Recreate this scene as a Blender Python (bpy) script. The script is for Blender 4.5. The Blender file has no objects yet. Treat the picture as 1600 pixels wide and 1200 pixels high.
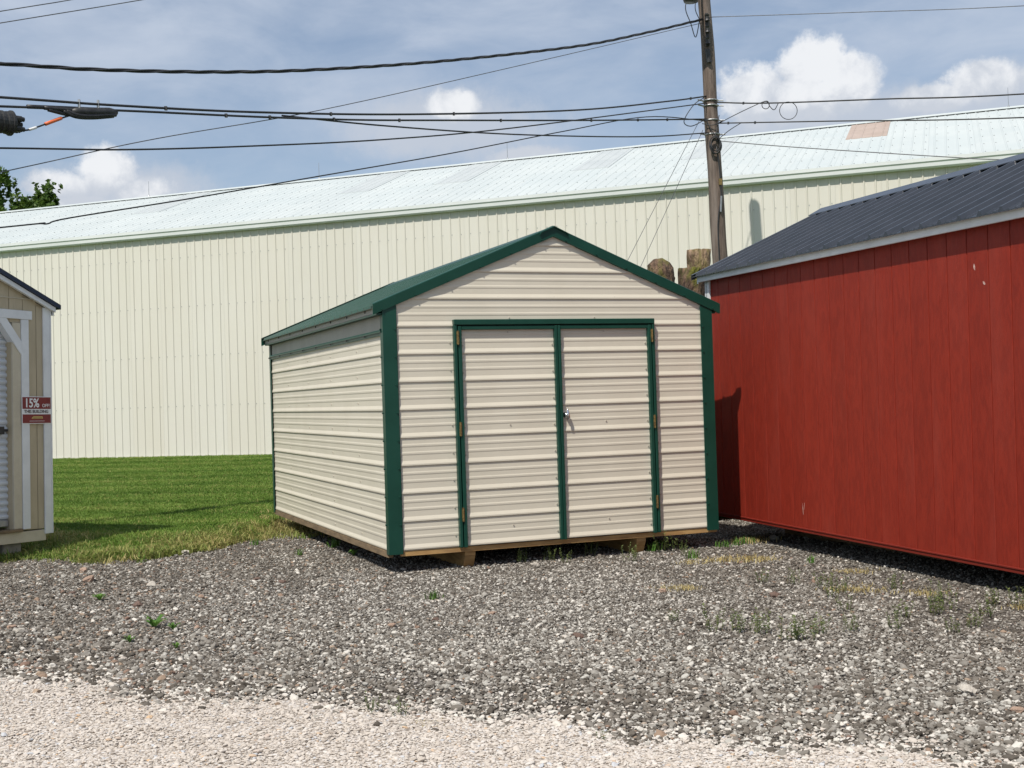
import bpy, bmesh, math, random
import numpy as np
from mathutils import Vector, Matrix, Euler, noise
R = math.radians
random.seed(7)
rng = np.random.default_rng(11)
scene = bpy.context.scene
COL = scene.collection

# ------------------------------------------------------------------ camera
cam_data = bpy.data.cameras.new('camera')
cam = bpy.data.objects.new('camera', cam_data)
COL.objects.link(cam)
cam_data.sensor_width = 36.0
cam_data.lens = 36.0 * 1940.97 / 1600.0
cam_data.clip_start = 0.05
cam_data.clip_end = 6000
_r = Vector((0.9994872, 0.0006159, -0.0320143))
_u = Vector((0.0320202, -0.0192243, 0.9993023))
_b = Vector((0.0, -0.9998150, -0.0192342))
cam.matrix_world = Matrix(((_r.x, _u.x, _b.x, 0), (_r.y, _u.y, _b.y, 0), (_r.z, _u.z, _b.z, 1.27), (0, 0, 0, 1)))
scene.camera = cam
scene.render.resolution_x = 1024
scene.render.resolution_y = 768

# ------------------------------------------------------------------ light
SUN_EL = R(56)
SUN_H = Vector((-0.48, -0.877, 0)).normalized()      # horizontal direction towards the sun
sun_dir = Vector((SUN_H.x * math.cos(SUN_EL), SUN_H.y * math.cos(SUN_EL), math.sin(SUN_EL)))
sd = bpy.data.lights.new('sun', 'SUN')
sd.energy = 4.4
sd.angle = R(0.53)
sd.color = (1.0, 0.95, 0.86)
sun = bpy.data.objects.new('sun', sd)
COL.objects.link(sun)
sun.rotation_euler = sun_dir.to_track_quat('Z', 'Y').to_euler()
sun.location = sun_dir * 50

world = bpy.data.worlds.new('World')
scene.world = world
world.use_nodes = True
WN = world.node_tree
for n in list(WN.nodes):
    WN.nodes.remove(n)


class NT:
    """small helper round a node tree"""
    def __init__(self, tree):
        self.t = tree

    def n(self, typ, **kw):
        nd = self.t.nodes.new(typ)
        for k, v in kw.items():
            setattr(nd, k, v)
        return nd

    def put(self, sock, v):
        if hasattr(v, 'is_output'):
            self.t.links.new(v, sock)
        else:
            if sock.type == 'RGBA' and hasattr(v, '__len__') and len(v) == 3:
                v = (*v, 1)
            sock.default_value = v

    def m(self, op, a, b=None, c=None, clamp=False):
        nd = self.n('ShaderNodeMath', operation=op, use_clamp=clamp)
        for i, v in enumerate((a, b, c)):
            if v is not None:
                self.put(nd.inputs[i], v)
        return nd.outputs[0]

    def vm(self, op, a, b=None):
        nd = self.n('ShaderNodeVectorMath', operation=op)
        self.put(nd.inputs[0], a)
        if b is not None:
            self.put(nd.inputs[1], b)
        return nd.outputs[0]

    def noise(self, vec, scale, detail=3, rough=0.5, dist=0.0):
        nd = self.n('ShaderNodeTexNoise')
        if vec is not None:
            self.put(nd.inputs['Vector'], vec)
        nd.inputs['Scale'].default_value = scale
        nd.inputs['Detail'].default_value = detail
        nd.inputs['Roughness'].default_value = rough
        nd.inputs['Distortion'].default_value = dist
        return nd.outputs['Fac']

    def ramp(self, v, a, b, smooth=True):
        nd = self.n('ShaderNodeMapRange')
        nd.interpolation_type = 'SMOOTHSTEP' if smooth else 'LINEAR'
        self.put(nd.inputs['Value'], v)
        nd.inputs['From Min'].default_value = a
        nd.inputs['From Max'].default_value = b
        return nd.outputs['Result']

    def mix(self, f, a, b):
        nd = self.n('ShaderNodeMix', data_type='RGBA')
        self.put(nd.inputs[0], f)
        self.put(nd.inputs[6], a)
        self.put(nd.inputs[7], b)
        return nd.outputs[2]


def build_sky():
    q = NT(WN)
    out = q.n('ShaderNodeOutputWorld')
    bg = q.n('ShaderNodeBackground')
    WN.links.new(bg.outputs[0], out.inputs[0])
    sky = q.n('ShaderNodeTexSky', sky_type='NISHITA')
    sky.sun_disc = False
    sky.sun_elevation = SUN_EL
    sky.sun_rotation = math.atan2(SUN_H.x, SUN_H.y)
    sky.air_density = 1.0
    sky.dust_density = 0.6
    sky.ozone_density = 1.3
    bg.inputs['Strength'].default_value = 0.1
    tc = q.n('ShaderNodeTexCoord')
    d = tc.outputs['Generated']
    sep = q.n('ShaderNodeSeparateXYZ')
    WN.links.new(d, sep.inputs[0])
    x, y, z = sep.outputs
    az = q.m('ARCTAN2', x, y)
    el = q.m('ARCSINE', z)
    # thin high layer of stratus, everywhere
    comb = q.n('ShaderNodeCombineXYZ')
    q.put(comb.inputs[0], az)
    q.put(comb.inputs[1], q.m('MULTIPLY', el, 2.6))
    lay = q.noise(comb.outputs[0], 3.2, 6, 0.55, 0.35)
    lay2 = q.noise(comb.outputs[0], 9.0, 5, 0.6, 0.6)
    strat = q.ramp(q.m('ADD', q.m('MULTIPLY', lay, 0.75), q.m('MULTIPLY', lay2, 0.3)), 0.36, 0.72)
    hi = q.ramp(el, 0.12, 0.30)
    strat = q.m('MULTIPLY', strat, q.m('ADD', 0.45, q.m('MULTIPLY', hi, 0.55)))
    base = q.mix(q.m('ADD', 0.22, q.m('MULTIPLY', strat, 0.74)), sky.outputs[0], (5.1, 5.75, 6.85))
    # cumulus heads: fields of ellipses in azimuth / elevation broken up by noise
    nz = q.noise(d, 26.0, 9, 0.66, 0.15)
    nz2 = q.noise(d, 85.0, 6, 0.65, 0.1)
    wob = q.m('ADD', q.m('MULTIPLY', q.m('SUBTRACT', nz, 0.5), 2.1), q.m('MULTIPLY', q.m('SUBTRACT', nz2, 0.5), 0.9))

    def field(blobs):
        f = None
        for a, e, ra, re in blobs:
            dx = q.m('DIVIDE', q.m('SUBTRACT', az, a), ra)
            dy = q.m('DIVIDE', q.m('SUBTRACT', el, e), re)
            r = q.m('SUBTRACT', 1.0, q.m('SQRT', q.m('ADD', q.m('MULTIPLY', dx, dx), q.m('MULTIPLY', dy, dy))))
            f = r if f is None else q.m('MAXIMUM', f, r)
        return f
    # grey bank (undersides), then bright heads
    bank = field([(0.27, 0.208, 0.135, 0.034), (0.40, 0.215, 0.09, 0.032), (-0.05, 0.225, 0.10, 0.035),
                  (0.02, 0.197, 0.05, 0.014), (-0.30, 0.172, 0.09, 0.03), (0.75, 0.2, 0.16, 0.05), (-0.75, 0.19, 0.18, 0.05)])
    bmask = q.ramp(q.m('ADD', bank, q.m('MULTIPLY', wob, 0.45)), -0.12, 0.55)
    base = q.mix(q.m('MULTIPLY', bmask, 0.85), base, (5.15, 5.6, 6.4))
    heads = field([(0.2442, 0.2555, 0.034, 0.026), (0.2016, 0.238, 0.034, 0.026), (0.272, 0.242, 0.034, 0.024), (0.237, 0.232, 0.06, 0.022),
                   (0.372, 0.231, 0.032, 0.017), (0.335, 0.222, 0.036, 0.013), (0.42, 0.23, 0.03, 0.016),
                   (-0.0419, 0.2409, 0.03, 0.016), (0.018, 0.2, 0.034, 0.009),
                   (-0.312, 0.188, 0.03, 0.022), (-0.343, 0.178, 0.03, 0.014), (-0.285, 0.172, 0.03, 0.016), (-0.335, 0.162, 0.05, 0.012),
                   (-0.155, 0.168, 0.045, 0.008), (0.62, 0.24, 0.07, 0.03), (0.8, 0.21, 0.09, 0.03), (-0.6, 0.22, 0.08, 0.03), (-0.9, 0.2, 0.1, 0.03)])
    hm = q.ramp(q.m('ADD', heads, q.m('MULTIPLY', wob, 0.62)), -0.02, 0.42)
    nl = q.noise(d, 40.0, 7, 0.6, 0.2)
    lit = q.ramp(q.m('ADD', q.m('ADD', q.m('MULTIPLY', heads, 0.5), q.m('MULTIPLY', q.m('SUBTRACT', nl, 0.5), 2.4)), q.m('MULTIPLY', q.m('SUBTRACT', el, q.m('ADD', 0.166, q.m('MULTIPLY', q.ramp(az, -0.25, -0.05), 0.056))), 17.0)), 0.0, 0.9)
    ccol = q.mix(lit, (5.5, 5.9, 6.6), (8.2, 8.35, 8.6))
    base = q.mix(q.m('MULTIPLY', hm, 0.95), base, ccol)
    WN.links.new(base, bg.inputs['Color'])


build_sky()
scene.view_settings.view_transform = 'Standard'
scene.view_settings.look = 'None'
scene.view_settings.exposure = 0.12
scene.view_settings.gamma = 1.0
scene.render.engine = 'CYCLES'
scene.cycles.use_adaptive_sampling = True
scene.cycles.max_bounces = 5
scene.cycles.diffuse_bounces = 3

# ------------------------------------------------------------------ materials
MATS = {}


def mat(name, c1, c2=None, scale=3.0, rough=0.6, bump=0.0, bscale=40.0, metallic=0.0, spec=0.5, stretch=(1, 1, 1),
        detail=5, lo=0.35, hi=0.65, c3=None, s3=0.6, a3=0.5, rvar=0.0, bdist=0.004, dist=0.0, tint=0.0):
    m = bpy.data.materials.new(name)
    m.use_nodes = True
    q = NT(m.node_tree)
    p = m.node_tree.nodes['Principled BSDF']
    tc = q.n('ShaderNodeTexCoord')
    mp = q.n('ShaderNodeMapping')
    mp.inputs['Scale'].default_value = stretch
    oi = q.n('ShaderNodeObjectInfo')
    off = q.vm('ADD', tc.outputs['Object'], q.m('MULTIPLY', oi.outputs['Random'], 43.0))
    m.node_tree.links.new(off, mp.inputs['Vector'])
    v = mp.outputs[0]
    col = c1
    if tint:
        col_t = q.m('ADD', 1.0 - tint / 2, q.m('MULTIPLY', oi.outputs['Random'], tint))
    if c2 is not None:
        f = q.ramp(q.noise(v, scale, detail, 0.6, dist), lo, hi)
        col = q.mix(f, c1, c2)
    if c3 is not None:
        f3 = q.ramp(q.noise(v, s3, 4, 0.6), 0.45, 0.75)
        col = q.mix(q.m('MULTIPLY', f3, a3), col, c3)
    if tint:
        hs = q.n('ShaderNodeHueSaturation')
        q.put(hs.inputs['Value'], col_t)
        q.put(hs.inputs['Color'], col)
        col = hs.outputs[0]
    q.put(p.inputs['Base Color'], col)
    p.inputs['Metallic'].default_value = metallic
    p.inputs['Specular IOR Level'].default_value = spec
    if rvar:
        q.put(p.inputs['Roughness'], q.m('ADD', rough - rvar / 2, q.m('MULTIPLY', q.noise(v, scale * 2.3, 3), rvar)))
    else:
        p.inputs['Roughness'].default_value = rough
    if bump:
        b = q.n('ShaderNodeBump')
        b.inputs['Strength'].default_value = bump
        b.inputs['Distance'].default_value = bdist
        q.put(b.inputs['Height'], q.noise(v, bscale, 4, 0.6))
        m.node_tree.links.new(b.outputs[0], p.inputs['Normal'])
    MATS[name] = m
    return m


mat('cream_steel', (0.645, 0.595, 0.49), (0.62, 0.57, 0.465), 2.2, 0.42, 0.12, 3.0, spec=0.4, c3=(0.56, 0.515, 0.43), s3=1.1, a3=0.25, bdist=0.004, rvar=0.15)
mat('green_steel', (0.006, 0.046, 0.031), (0.008, 0.054, 0.037), 4, 0.38, 0.1, 8, spec=0.32, rvar=0.12)
mat('shaded_cream_steel', (0.40, 0.385, 0.335), (0.35, 0.335, 0.29), 3, 0.5, spec=0.3)  # cream steel at the eaves, with the overhang's shade painted into its colour
mat('lumber', (0.48, 0.30, 0.12), (0.34, 0.19, 0.07), 6, 0.75, 0.4, 60, stretch=(1, 1, 6), c3=(0.22, 0.14, 0.07), s3=2.5)
mat('old_lumber', (0.23, 0.16, 0.09), (0.13, 0.09, 0.05), 6, 0.85, 0.4, 50, stretch=(1, 1, 5))
mat('brass', (0.36, 0.26, 0.10), (0.16, 0.11, 0.05), 60, 0.5, metallic=0.8)
mat('chrome', (0.75, 0.75, 0.78), None, rough=0.2, metallic=1.0)
mat('dark_steel', (0.03, 0.03, 0.032), (0.05, 0.05, 0.05), 12, 0.5, metallic=0.3)
mat('galvanised', (0.42, 0.43, 0.44), (0.32, 0.33, 0.34), 14, 0.45, metallic=0.7)
mat('red_paint', (0.245, 0.024, 0.012), (0.20, 0.019, 0.010), 9, 0.55, 0.5, 42, stretch=(3.0, 1, 0.7), c3=(0.255, 0.040, 0.026), s3=0.9, a3=0.45, bdist=0.004, spec=0.22, dist=0.8, tint=0.10)
mat('red_trim', (0.19, 0.021, 0.012), (0.16, 0.018, 0.011), 5, 0.5, 0.2, 30, spec=0.25)
mat('white_paint', (0.78, 0.79, 0.80), (0.70, 0.71, 0.72), 5, 0.5, 0.25, 40, c3=(0.6, 0.6, 0.58), s3=1.5, a3=0.35)
mat('charcoal_steel', (0.022, 0.026, 0.034), (0.030, 0.034, 0.044), 3, 0.24, 0.08, 5, spec=0.7, rvar=0.12)
mat('navy_steel', (0.010, 0.016, 0.042), (0.013, 0.02, 0.05), 3, 0.4, spec=0.5)
mat('tan_paint', (0.50, 0.42, 0.29), (0.45, 0.375, 0.255), 8, 0.6, 0.6, 45, stretch=(1, 1, 0.4), bdist=0.006)
mat('tan_light', (0.58, 0.52, 0.40), (0.52, 0.46, 0.35), 5, 0.6, 0.3, 45)
mat('door_steel', (0.66, 0.69, 0.72), (0.58, 0.61, 0.64), 3, 0.4, spec=0.5)
mat('warehouse_steel', (0.655, 0.632, 0.568), (0.635, 0.608, 0.538), 0.6, 0.5, 0.12, 2.5, spec=0.3, stretch=(1, 1, 0.4), c3=(0.605, 0.565, 0.48), s3=0.25, a3=0.5, tint=0.03)
mat('warehouse_roof', (0.50, 0.535, 0.53), (0.465, 0.505, 0.505), 0.8, 0.6, 0.1, 2, spec=0.25, c3=(0.44, 0.485, 0.49), s3=0.3, a3=0.6, tint=0.05)
mat('skylight_sheet', (0.455, 0.485, 0.485), (0.425, 0.455, 0.46), 1.5, 0.55)
mat('tan_roof_sheet', (0.42, 0.335, 0.285), (0.38, 0.30, 0.25), 2, 0.6)
mat('white_gutter', (0.70, 0.72, 0.71), (0.65, 0.675, 0.665), 0.8, 0.45)
mat('concrete', (0.36, 0.34, 0.31), (0.25, 0.24, 0.22), 9, 0.9, 0.5, 60)
mat('pole_wood', (0.17, 0.125, 0.10), (0.085, 0.062, 0.05), 5, 0.85, 0.9, 22, stretch=(6, 6, 0.5), c3=(0.24, 0.20, 0.175), s3=1.2, a3=0.7, bdist=0.01)
mat('cable', (0.020, 0.020, 0.022), (0.03, 0.03, 0.033), 20, 0.5)
mat('cable_grey', (0.10, 0.10, 0.11), (0.16, 0.16, 0.17), 15, 0.45, metallic=0.4)
mat('orange_tag', (0.75, 0.16, 0.05), None, rough=0.5)
mat('white_tag', (0.75, 0.75, 0.74), None, rough=0.5)
mat('log_bark', (0.20, 0.125, 0.08), (0.05, 0.032, 0.022), 16, 0.95, 1.0, 30, stretch=(1, 1, 0.45), c3=(0.15, 0.155, 0.02), s3=6, a3=1.0, bdist=0.05)
mat('log_pale', (0.36, 0.24, 0.165), (0.12, 0.07, 0.045), 15, 0.9, 1.0, 28, stretch=(1, 1, 0.4), c3=(0.17, 0.17, 0.03), s3=4.5, a3=0.9, bdist=0.045)
mat('log_end', (0.42, 0.32, 0.20), (0.20, 0.14, 0.09), 10, 0.9, 0.6, 30, c3=(0.16, 0.15, 0.05), s3=4, a3=0.6)
mat('sign_red', (0.20, 0.012, 0.016), (0.18, 0.011, 0.015), 5, 0.45)
mat('sign_white', (0.80, 0.80, 0.80), None, rough=0.45)
mat('sign_gold', (0.55, 0.38, 0.12), None, rough=0.45)
mat('sign_ink', (0.05, 0.02, 0.02), None, rough=0.5)
mat('bark', (0.10, 0.075, 0.05), (0.05, 0.036, 0.025), 8, 0.9, 0.6, 20)
mat('screw_paint', (0.46, 0.42, 0.35), None, rough=0.35, metallic=0.3)
mat('scuff', (0.55, 0.40, 0.36), (0.4, 0.2, 0.16), 30, 0.7)


def ground_mat(name, cols, vscale, gap, rough=0.95, patch=None):
    """packed stones: voronoi cells, each its own colour, dark joints"""
    m = bpy.data.materials.new(name)
    m.use_nodes = True
    q = NT(m.node_tree)
    p = m.node_tree.nodes['Principled BSDF']
    tc = q.n('ShaderNodeTexCoord')
    v = tc.outputs['Object']
    vo = q.n('ShaderNodeTexVoronoi')
    q.put(vo.inputs['Vector'], v)
    vo.inputs['Scale'].default_value = vscale
    cell = q.n('ShaderNodeSeparateColor')
    m.node_tree.links.new(vo.outputs['Color'], cell.inputs[0])
    col = q.mix(cell.outputs[0], cols[0], cols[1])
    col = q.mix(q.m('MULTIPLY', q.ramp(cell.outputs[1], 0.7, 0.9), 0.8), col, cols[2])
    col = q.mix(q.ramp(vo.outputs['Distance'], 0.35, 0.75), col, gap)
    if patch:
        col = q.mix(q.m('MULTIPLY', q.ramp(q.noise(v, 0.7, 5, 0.6), 0.45, 0.7), 0.55), col, patch)
    q.put(p.inputs['Base Color'], col)
    p.inputs['Roughness'].default_value = rough
    b = q.n('ShaderNodeBump')
    b.inputs['Strength'].default_value = 0.8
    b.inputs['Distance'].default_value = 0.008
    b.invert = True
    q.put(b.inputs['Height'], vo.outputs['Distance'])
    m.node_tree.links.new(b.outputs[0], p.inputs['Normal'])
    MATS[name] = m


ground_mat('yard_gravel', ((0.075, 0.062, 0.05), (0.15, 0.132, 0.112), (0.32, 0.30, 0.27)), 115, (0.028, 0.022, 0.017), patch=(0.075, 0.06, 0.046))
ground_mat('road_gravel', ((0.52, 0.46, 0.40), (0.62, 0.57, 0.52), (0.68, 0.66, 0.64)), 60, (0.22, 0.18, 0.145))


def grass_mat(name, a, b, c):
    m = bpy.data.materials.new(name)
    m.use_nodes = True
    q = NT(m.node_tree)
    p = m.node_tree.nodes['Principled BSDF']
    at = q.n('ShaderNodeAttribute', attribute_name='tone', attribute_type='INSTANCER')
    f = at.outputs['Fac']
    col = q.mix(q.ramp(f, 0.0, 0.5, False), a, b)
    col = q.mix(q.ramp(f, 0.5, 1.0, False), col, c)
    q.put(p.inputs['Base Color'], col)
    p.inputs['Roughness'].default_value = 0.6
    p.inputs['Specular IOR Level'].default_value = 0.25
    tr = q.n('ShaderNodeBsdfTranslucent')
    q.put(tr.inputs['Color'], col)
    mx = q.n('ShaderNodeMixShader')
    mx.inputs[0].default_value = 0.3
    out = m.node_tree.nodes['Material Output']
    m.node_tree.links.new(p.outputs[0], mx.inputs[1])
    m.node_tree.links.new(tr.outputs[0], mx.inputs[2])
    m.node_tree.links.new(mx.outputs[0], out.inputs[0])
    MATS[name] = m


grass_mat('lawn_blades', (0.078, 0.155, 0.018), (0.185, 0.285, 0.050), (0.40, 0.35, 0.13))
grass_mat('dry_blades', (0.10, 0.20, 0.03), (0.25, 0.28, 0.075), (0.42, 0.35, 0.15))


def plant_mat(name, a, b, trans=0.3):
    m = mat(name, a, b, 14, 0.55, spec=0.3)
    q = NT(m.node_tree)
    p = m.node_tree.nodes['Principled BSDF']
    tr = q.n('ShaderNodeBsdfTranslucent')
    q.put(tr.inputs['Color'], b)
    mx = q.n('ShaderNodeMixShader')
    mx.inputs[0].default_value = trans
    out = m.node_tree.nodes['Material Output']
    m.node_tree.links.new(p.outputs[0], mx.inputs[1])
    m.node_tree.links.new(tr.outputs[0], mx.inputs[2])
    m.node_tree.links.new(mx.outputs[0], out.inputs[0])


plant_mat('weed_green', (0.06, 0.15, 0.022), (0.14, 0.26, 0.05))
plant_mat('weed_olive', (0.10, 0.15, 0.045), (0.17, 0.20, 0.07))
plant_mat('weed_yellow', (0.42, 0.33, 0.13), (0.50, 0.42, 0.20))
plant_mat('tree_leaves', (0.030, 0.078, 0.012), (0.105, 0.165, 0.025), 0.25)


def stone_mat(name, stops):
    m = bpy.data.materials.new(name)
    m.use_nodes = True
    q = NT(m.node_tree)
    p = m.node_tree.nodes['Principled BSDF']
    at = q.n('ShaderNodeAttribute', attribute_name='tone', attribute_type='INSTANCER')
    cr = q.n('ShaderNodeValToRGB')
    cr.color_ramp.interpolation = 'LINEAR'
    el = cr.color_ramp.elements
    while len(el) < len(stops):
        el.new(0.5)
    for e, (pos, c) in zip(el, stops):
        e.position = pos
        e.color = (*c, 1)
    m.node_tree.links.new(at.outputs['Fac'], cr.inputs[0])
    q.put(p.inputs['Base Color'], cr.outputs[0])
    p.inputs['Roughness'].default_value = 0.85
    p.inputs['Specular IOR Level'].default_value = 0.3
    MATS[name] = m


stone_mat('yard_stones', [(0, (0.056, 0.046, 0.036)), (0.3, (0.13, 0.112, 0.092)), (0.6, (0.235, 0.214, 0.186)), (0.85, (0.40, 0.38, 0.34)),
                          (0.93, (0.60, 0.56, 0.50)), (0.965, (0.30, 0.22, 0.155)), (1, (0.19, 0.12, 0.09))])
stone_mat('road_stones', [(0, (0.28, 0.24, 0.205)), (0.15, (0.44, 0.385, 0.33)), (0.5, (0.53, 0.475, 0.42)), (0.8, (0.61, 0.57, 0.53)),
                          (0.93, (0.44, 0.45, 0.47)), (1, (0.52, 0.36, 0.22))])
mat('rock_pink', (0.40, 0.28, 0.21), (0.28, 0.19, 0.14), 12, 0.9, 0.6, 40)
mat('rock_pale', (0.50, 0.46, 0.40), (0.38, 0.34, 0.29), 12, 0.9, 0.6, 40)
mat('rock_brown', (0.17, 0.11, 0.085), (0.10, 0.065, 0.05), 12, 0.9, 0.6, 40)


# ------------------------------------------------------------------ mesh helpers
class MB:
    def __init__(self):
        self.v = []
        self.f = []

    def add(self, vs, fs):
        o = len(self.v)
        self.v += [tuple(p) for p in vs]
        self.f += [tuple(i + o for i in f) for f in fs]
        return self

    def box(self, x0, x1, y0, y1, z0, z1):
        return self.add([(x0, y0, z0), (x1, y0, z0), (x1, y1, z0), (x0, y1, z0), (x0, y0, z1), (x1, y0, z1), (x1, y1, z1), (x0, y1, z1)],
                        [(0, 3, 2, 1), (4, 5, 6, 7), (0, 1, 5, 4), (1, 2, 6, 5), (2, 3, 7, 6), (3, 0, 4, 7)])

    def bbox(self, x0, x1, y0, y1, z0, z1, b=0.004):
        """box with all edges chamfered"""
        bm = bmesh.new()
        bmesh.ops.create_cube(bm, size=1)
        for v in bm.verts:
            v.co = Vector(((x0 + x1) / 2 + v.co.x * (x1 - x0), (y0 + y1) / 2 + v.co.y * (y1 - y0), (z0 + z1) / 2 + v.co.z * (z1 - z0)))
        bmesh.ops.bevel(bm, geom=bm.edges[:], offset=b, segments=1, affect='EDGES')
        bm.verts.index_update()
        self.add([v.co[:] for v in bm.verts], [[v.index for v in f.verts] for f in bm.faces])
        bm.free()
        return self

    def prism(self, a, b):
        """a, b: matching closed rings of 3-D points"""
        n = len(a)
        fs = [tuple(range(n))[::-1], tuple(range(n, 2 * n))]
        for i in range(n):
            j = (i + 1) % n
            fs.append((i, j, n + j, n + i))
        return self.add(list(a) + list(b), fs)

    def tube(self, pts, r, sides=8, caps=True):
        pts = [Vector(p) for p in pts]
        n = len(pts)
        rr = r if hasattr(r, '__len__') else [r] * n
        t = (pts[1] - pts[0]).normalized()
        up = Vector((0, 0, 1)) if abs(t.z) < 0.9 else Vector((1, 0, 0))
        nx = t.cross(up).normalized()
        vs, fs = [], []
        for i, p in enumerate(pts):
            if i == 0:
                tt = pts[1] - pts[0]
            elif i == n - 1:
                tt = pts[-1] - pts[-2]
            else:
                tt = pts[i + 1] - pts[i - 1]
            tt.normalize()
            nx = (nx - tt * nx.dot(tt)).normalized()
            ny = tt.cross(nx)
            for k in range(sides):
                a = 2 * math.pi * k / sides
                vs.append(p + (nx * math.cos(a) + ny * math.sin(a)) * rr[i])
        for i in range(n - 1):
            for k in range(sides):
                k2 = (k + 1) % sides
                fs.append((i * sides + k, i * sides + k2, (i + 1) * sides + k2, (i + 1) * sides + k))
        if caps:
            fs.append(tuple(range(sides))[::-1])
            fs.append(tuple((n - 1) * sides + k for k in range(sides)))
        return self.add(vs, fs)

    def mesh(self, name, material, smooth=False):
        me = bpy.data.meshes.new(name)
        me.from_pydata(self.v, [], self.f)
        bm = bmesh.new()
        bm.from_mesh(me)
        bmesh.ops.recalc_face_normals(bm, faces=bm.faces)
        bm.to_mesh(me)
        bm.free()
        me.materials.append(MATS[material])
        if smooth:
            for p in me.polygons:
                p.use_smooth = True
        return me

    def build(self, name, material, parent=None, smooth=False):
        return obj(name, self.mesh(name, material, smooth), parent)


def obj(name, me, parent=None):
    o = bpy.data.objects.new(name, me)
    COL.objects.link(o)
    if parent is not None:
        o.parent = parent
    return o


def tag(o, label=None, cat=None, group=None, kind=None):
    for k, v in (('label', label), ('category', cat), ('group', group), ('kind', kind)):
        if v:
            o[k] = v
    return o


def empty(name, loc=(0, 0, 0), mtx=None):
    o = bpy.data.objects.new(name, None)
    COL.objects.link(o)
    o.empty_display_size = 0.3
    if mtx is not None:
        o.matrix_world = mtx
    else:
        o.location = loc
    return o


def frame(o, ex, ey, ez):
    return Matrix(((ex[0], ey[0], ez[0], o[0]), (ex[1], ey[1], ez[1], o[1]), (ex[2], ey[2], ez[2], o[2]), (0, 0, 0, 1)))


def spline(pts, n=8):
    """Catmull-Rom through the points"""
    P = [Vector(p) for p in pts]
    P = [P[0] * 2 - P[1]] + P + [P[-1] * 2 - P[-2]]
    out = []
    for i in range(1, len(P) - 2):
        a, b, c, d = P[i - 1:i + 3]
        for k in range(n):
            t = k / n
            out.append(0.5 * ((2 * b) + (c - a) * t + (2 * a - 5 * b + 4 * c - d) * t * t + (3 * b - a - 3 * c + d) * t ** 3))
    out.append(P[-2])
    return out


# ------------------------------------------------------------------ the setting
WB = Vector((-5.844, 30.0, 0.296))                   # a point at the foot of the warehouse wall
PH = 0.345
WX = Vector((math.cos(PH), -math.sin(PH), 0))        # along the wall, to the right
WY = Vector((math.sin(PH), math.cos(PH), 0))         # into the warehouse


def sst(a, b, x):
    t = np.clip((x - a) / (b - a), 0, 1)
    return t * t * (3 - 2 * t)


def hgt(x, y):
    """lawn rises gently from the yard to the warehouse"""
    dw = -((x - WB.x) * WY.x + (y - WB.y) * WY.y)
    return 0.292 * (1 - sst(-1.0, 16.5, dw))


ROAD = [(-8, 8.55), (-4.2, 7.0), (-2.64, 6.32), (-1.85, 5.85), (-1.18, 5.55), (-0.6, 5.37), (-0.04, 5.08), (0.45, 4.78), (0.9, 4.59), (1.7, 4.25), (3.2, 3.65), (8, 1.6)]
LAWN = [(-20, 13.0), (-6.4, 12.6), (-5.0, 12.25), (-4.55, 12.08), (-4.04, 11.98), (-3.4, 11.95), (-3.1, 12.5), (-3.0, 13.0), (-2.88, 13.9), (-2.85, 15.0), (-2.2, 15.9), (0.0, 16.0), (1.6, 14.6), (2.35, 14.2), (4.0, 14.6), (7.0, 14.4), (20, 14.4)]
GS = 1.037
rx, ry = np.array(ROAD).T * GS
lx, ly = np.array(LAWN).T


def road_edge(x):
    return np.interp(x, rx, ry) + 0.07 * np.sin(x * 5.1 + 1) + 0.05 * np.sin(x * 11.3)


def lawn_edge(x):
    return np.interp(x, lx, ly) + 0.09 * np.sin(x * 5.3 + 0.7) + 0.07 * np.sin(x * 11.9 + 2) + 0.04 * np.sin(x * 29.1)


def grid_sheet(name, xs, y0f, y1f, rows, zf, material):
    vs, fs = [], []
    for x in xs:
        a, b = float(y0f(x)), float(y1f(x))
        for k in range(rows + 1):
            y = a + (b - a) * k / rows
            vs.append((float(x), y, float(zf(x, y))))
    n = rows + 1
    for i in range(len(xs) - 1):
        for k in range(rows):
            fs.append((i * n + k, (i + 1) * n + k, (i + 1) * n + k + 1, i * n + k + 1))
    me = bpy.data.meshes.new(name)
    me.from_pydata(vs, [], fs)
    me.materials.append(MATS[material])
    for p in me.polygons:
        p.use_smooth = True
    o = obj(name, me)
    tag(o, kind='structure')
    return o


mat('field_grass', (0.05, 0.10, 0.02), (0.085, 0.13, 0.03), 0.05, 0.9, 0.3, 3)
mat('lawn_soil', (0.06, 0.13, 0.018), (0.10, 0.18, 0.03), 1.3, 0.95, 0.6, 60, c3=(0.12, 0.14, 0.04), s3=0.5, a3=0.6, stretch=(0.35, 1.5, 1))
g = MB().add([(-2500, -2500, -0.2), (2500, -2500, -0.2), (2500, 2500, -0.2), (-2500, 2500, -0.2)], [(0, 1, 2, 3)]).build('ground', 'field_grass')
tag(g, 'flat grassy land reaching to the horizon', kind='structure')


def yard_z(x, y):
    return 0.008 * noise.noise(Vector((x * 1.3, y * 1.3, 0))) + 0.006 * noise.noise(Vector((x * 4, y * 4, 3))) - 0.054 - 0.02 * float(sst(1.4, 3.0, x))


def lawn_z(x, y):
    e = y - lawn_edge(x)
    return -0.064 + (hgt(x, y) + 0.080) * sst(0.0, 1.1, e)


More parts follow.
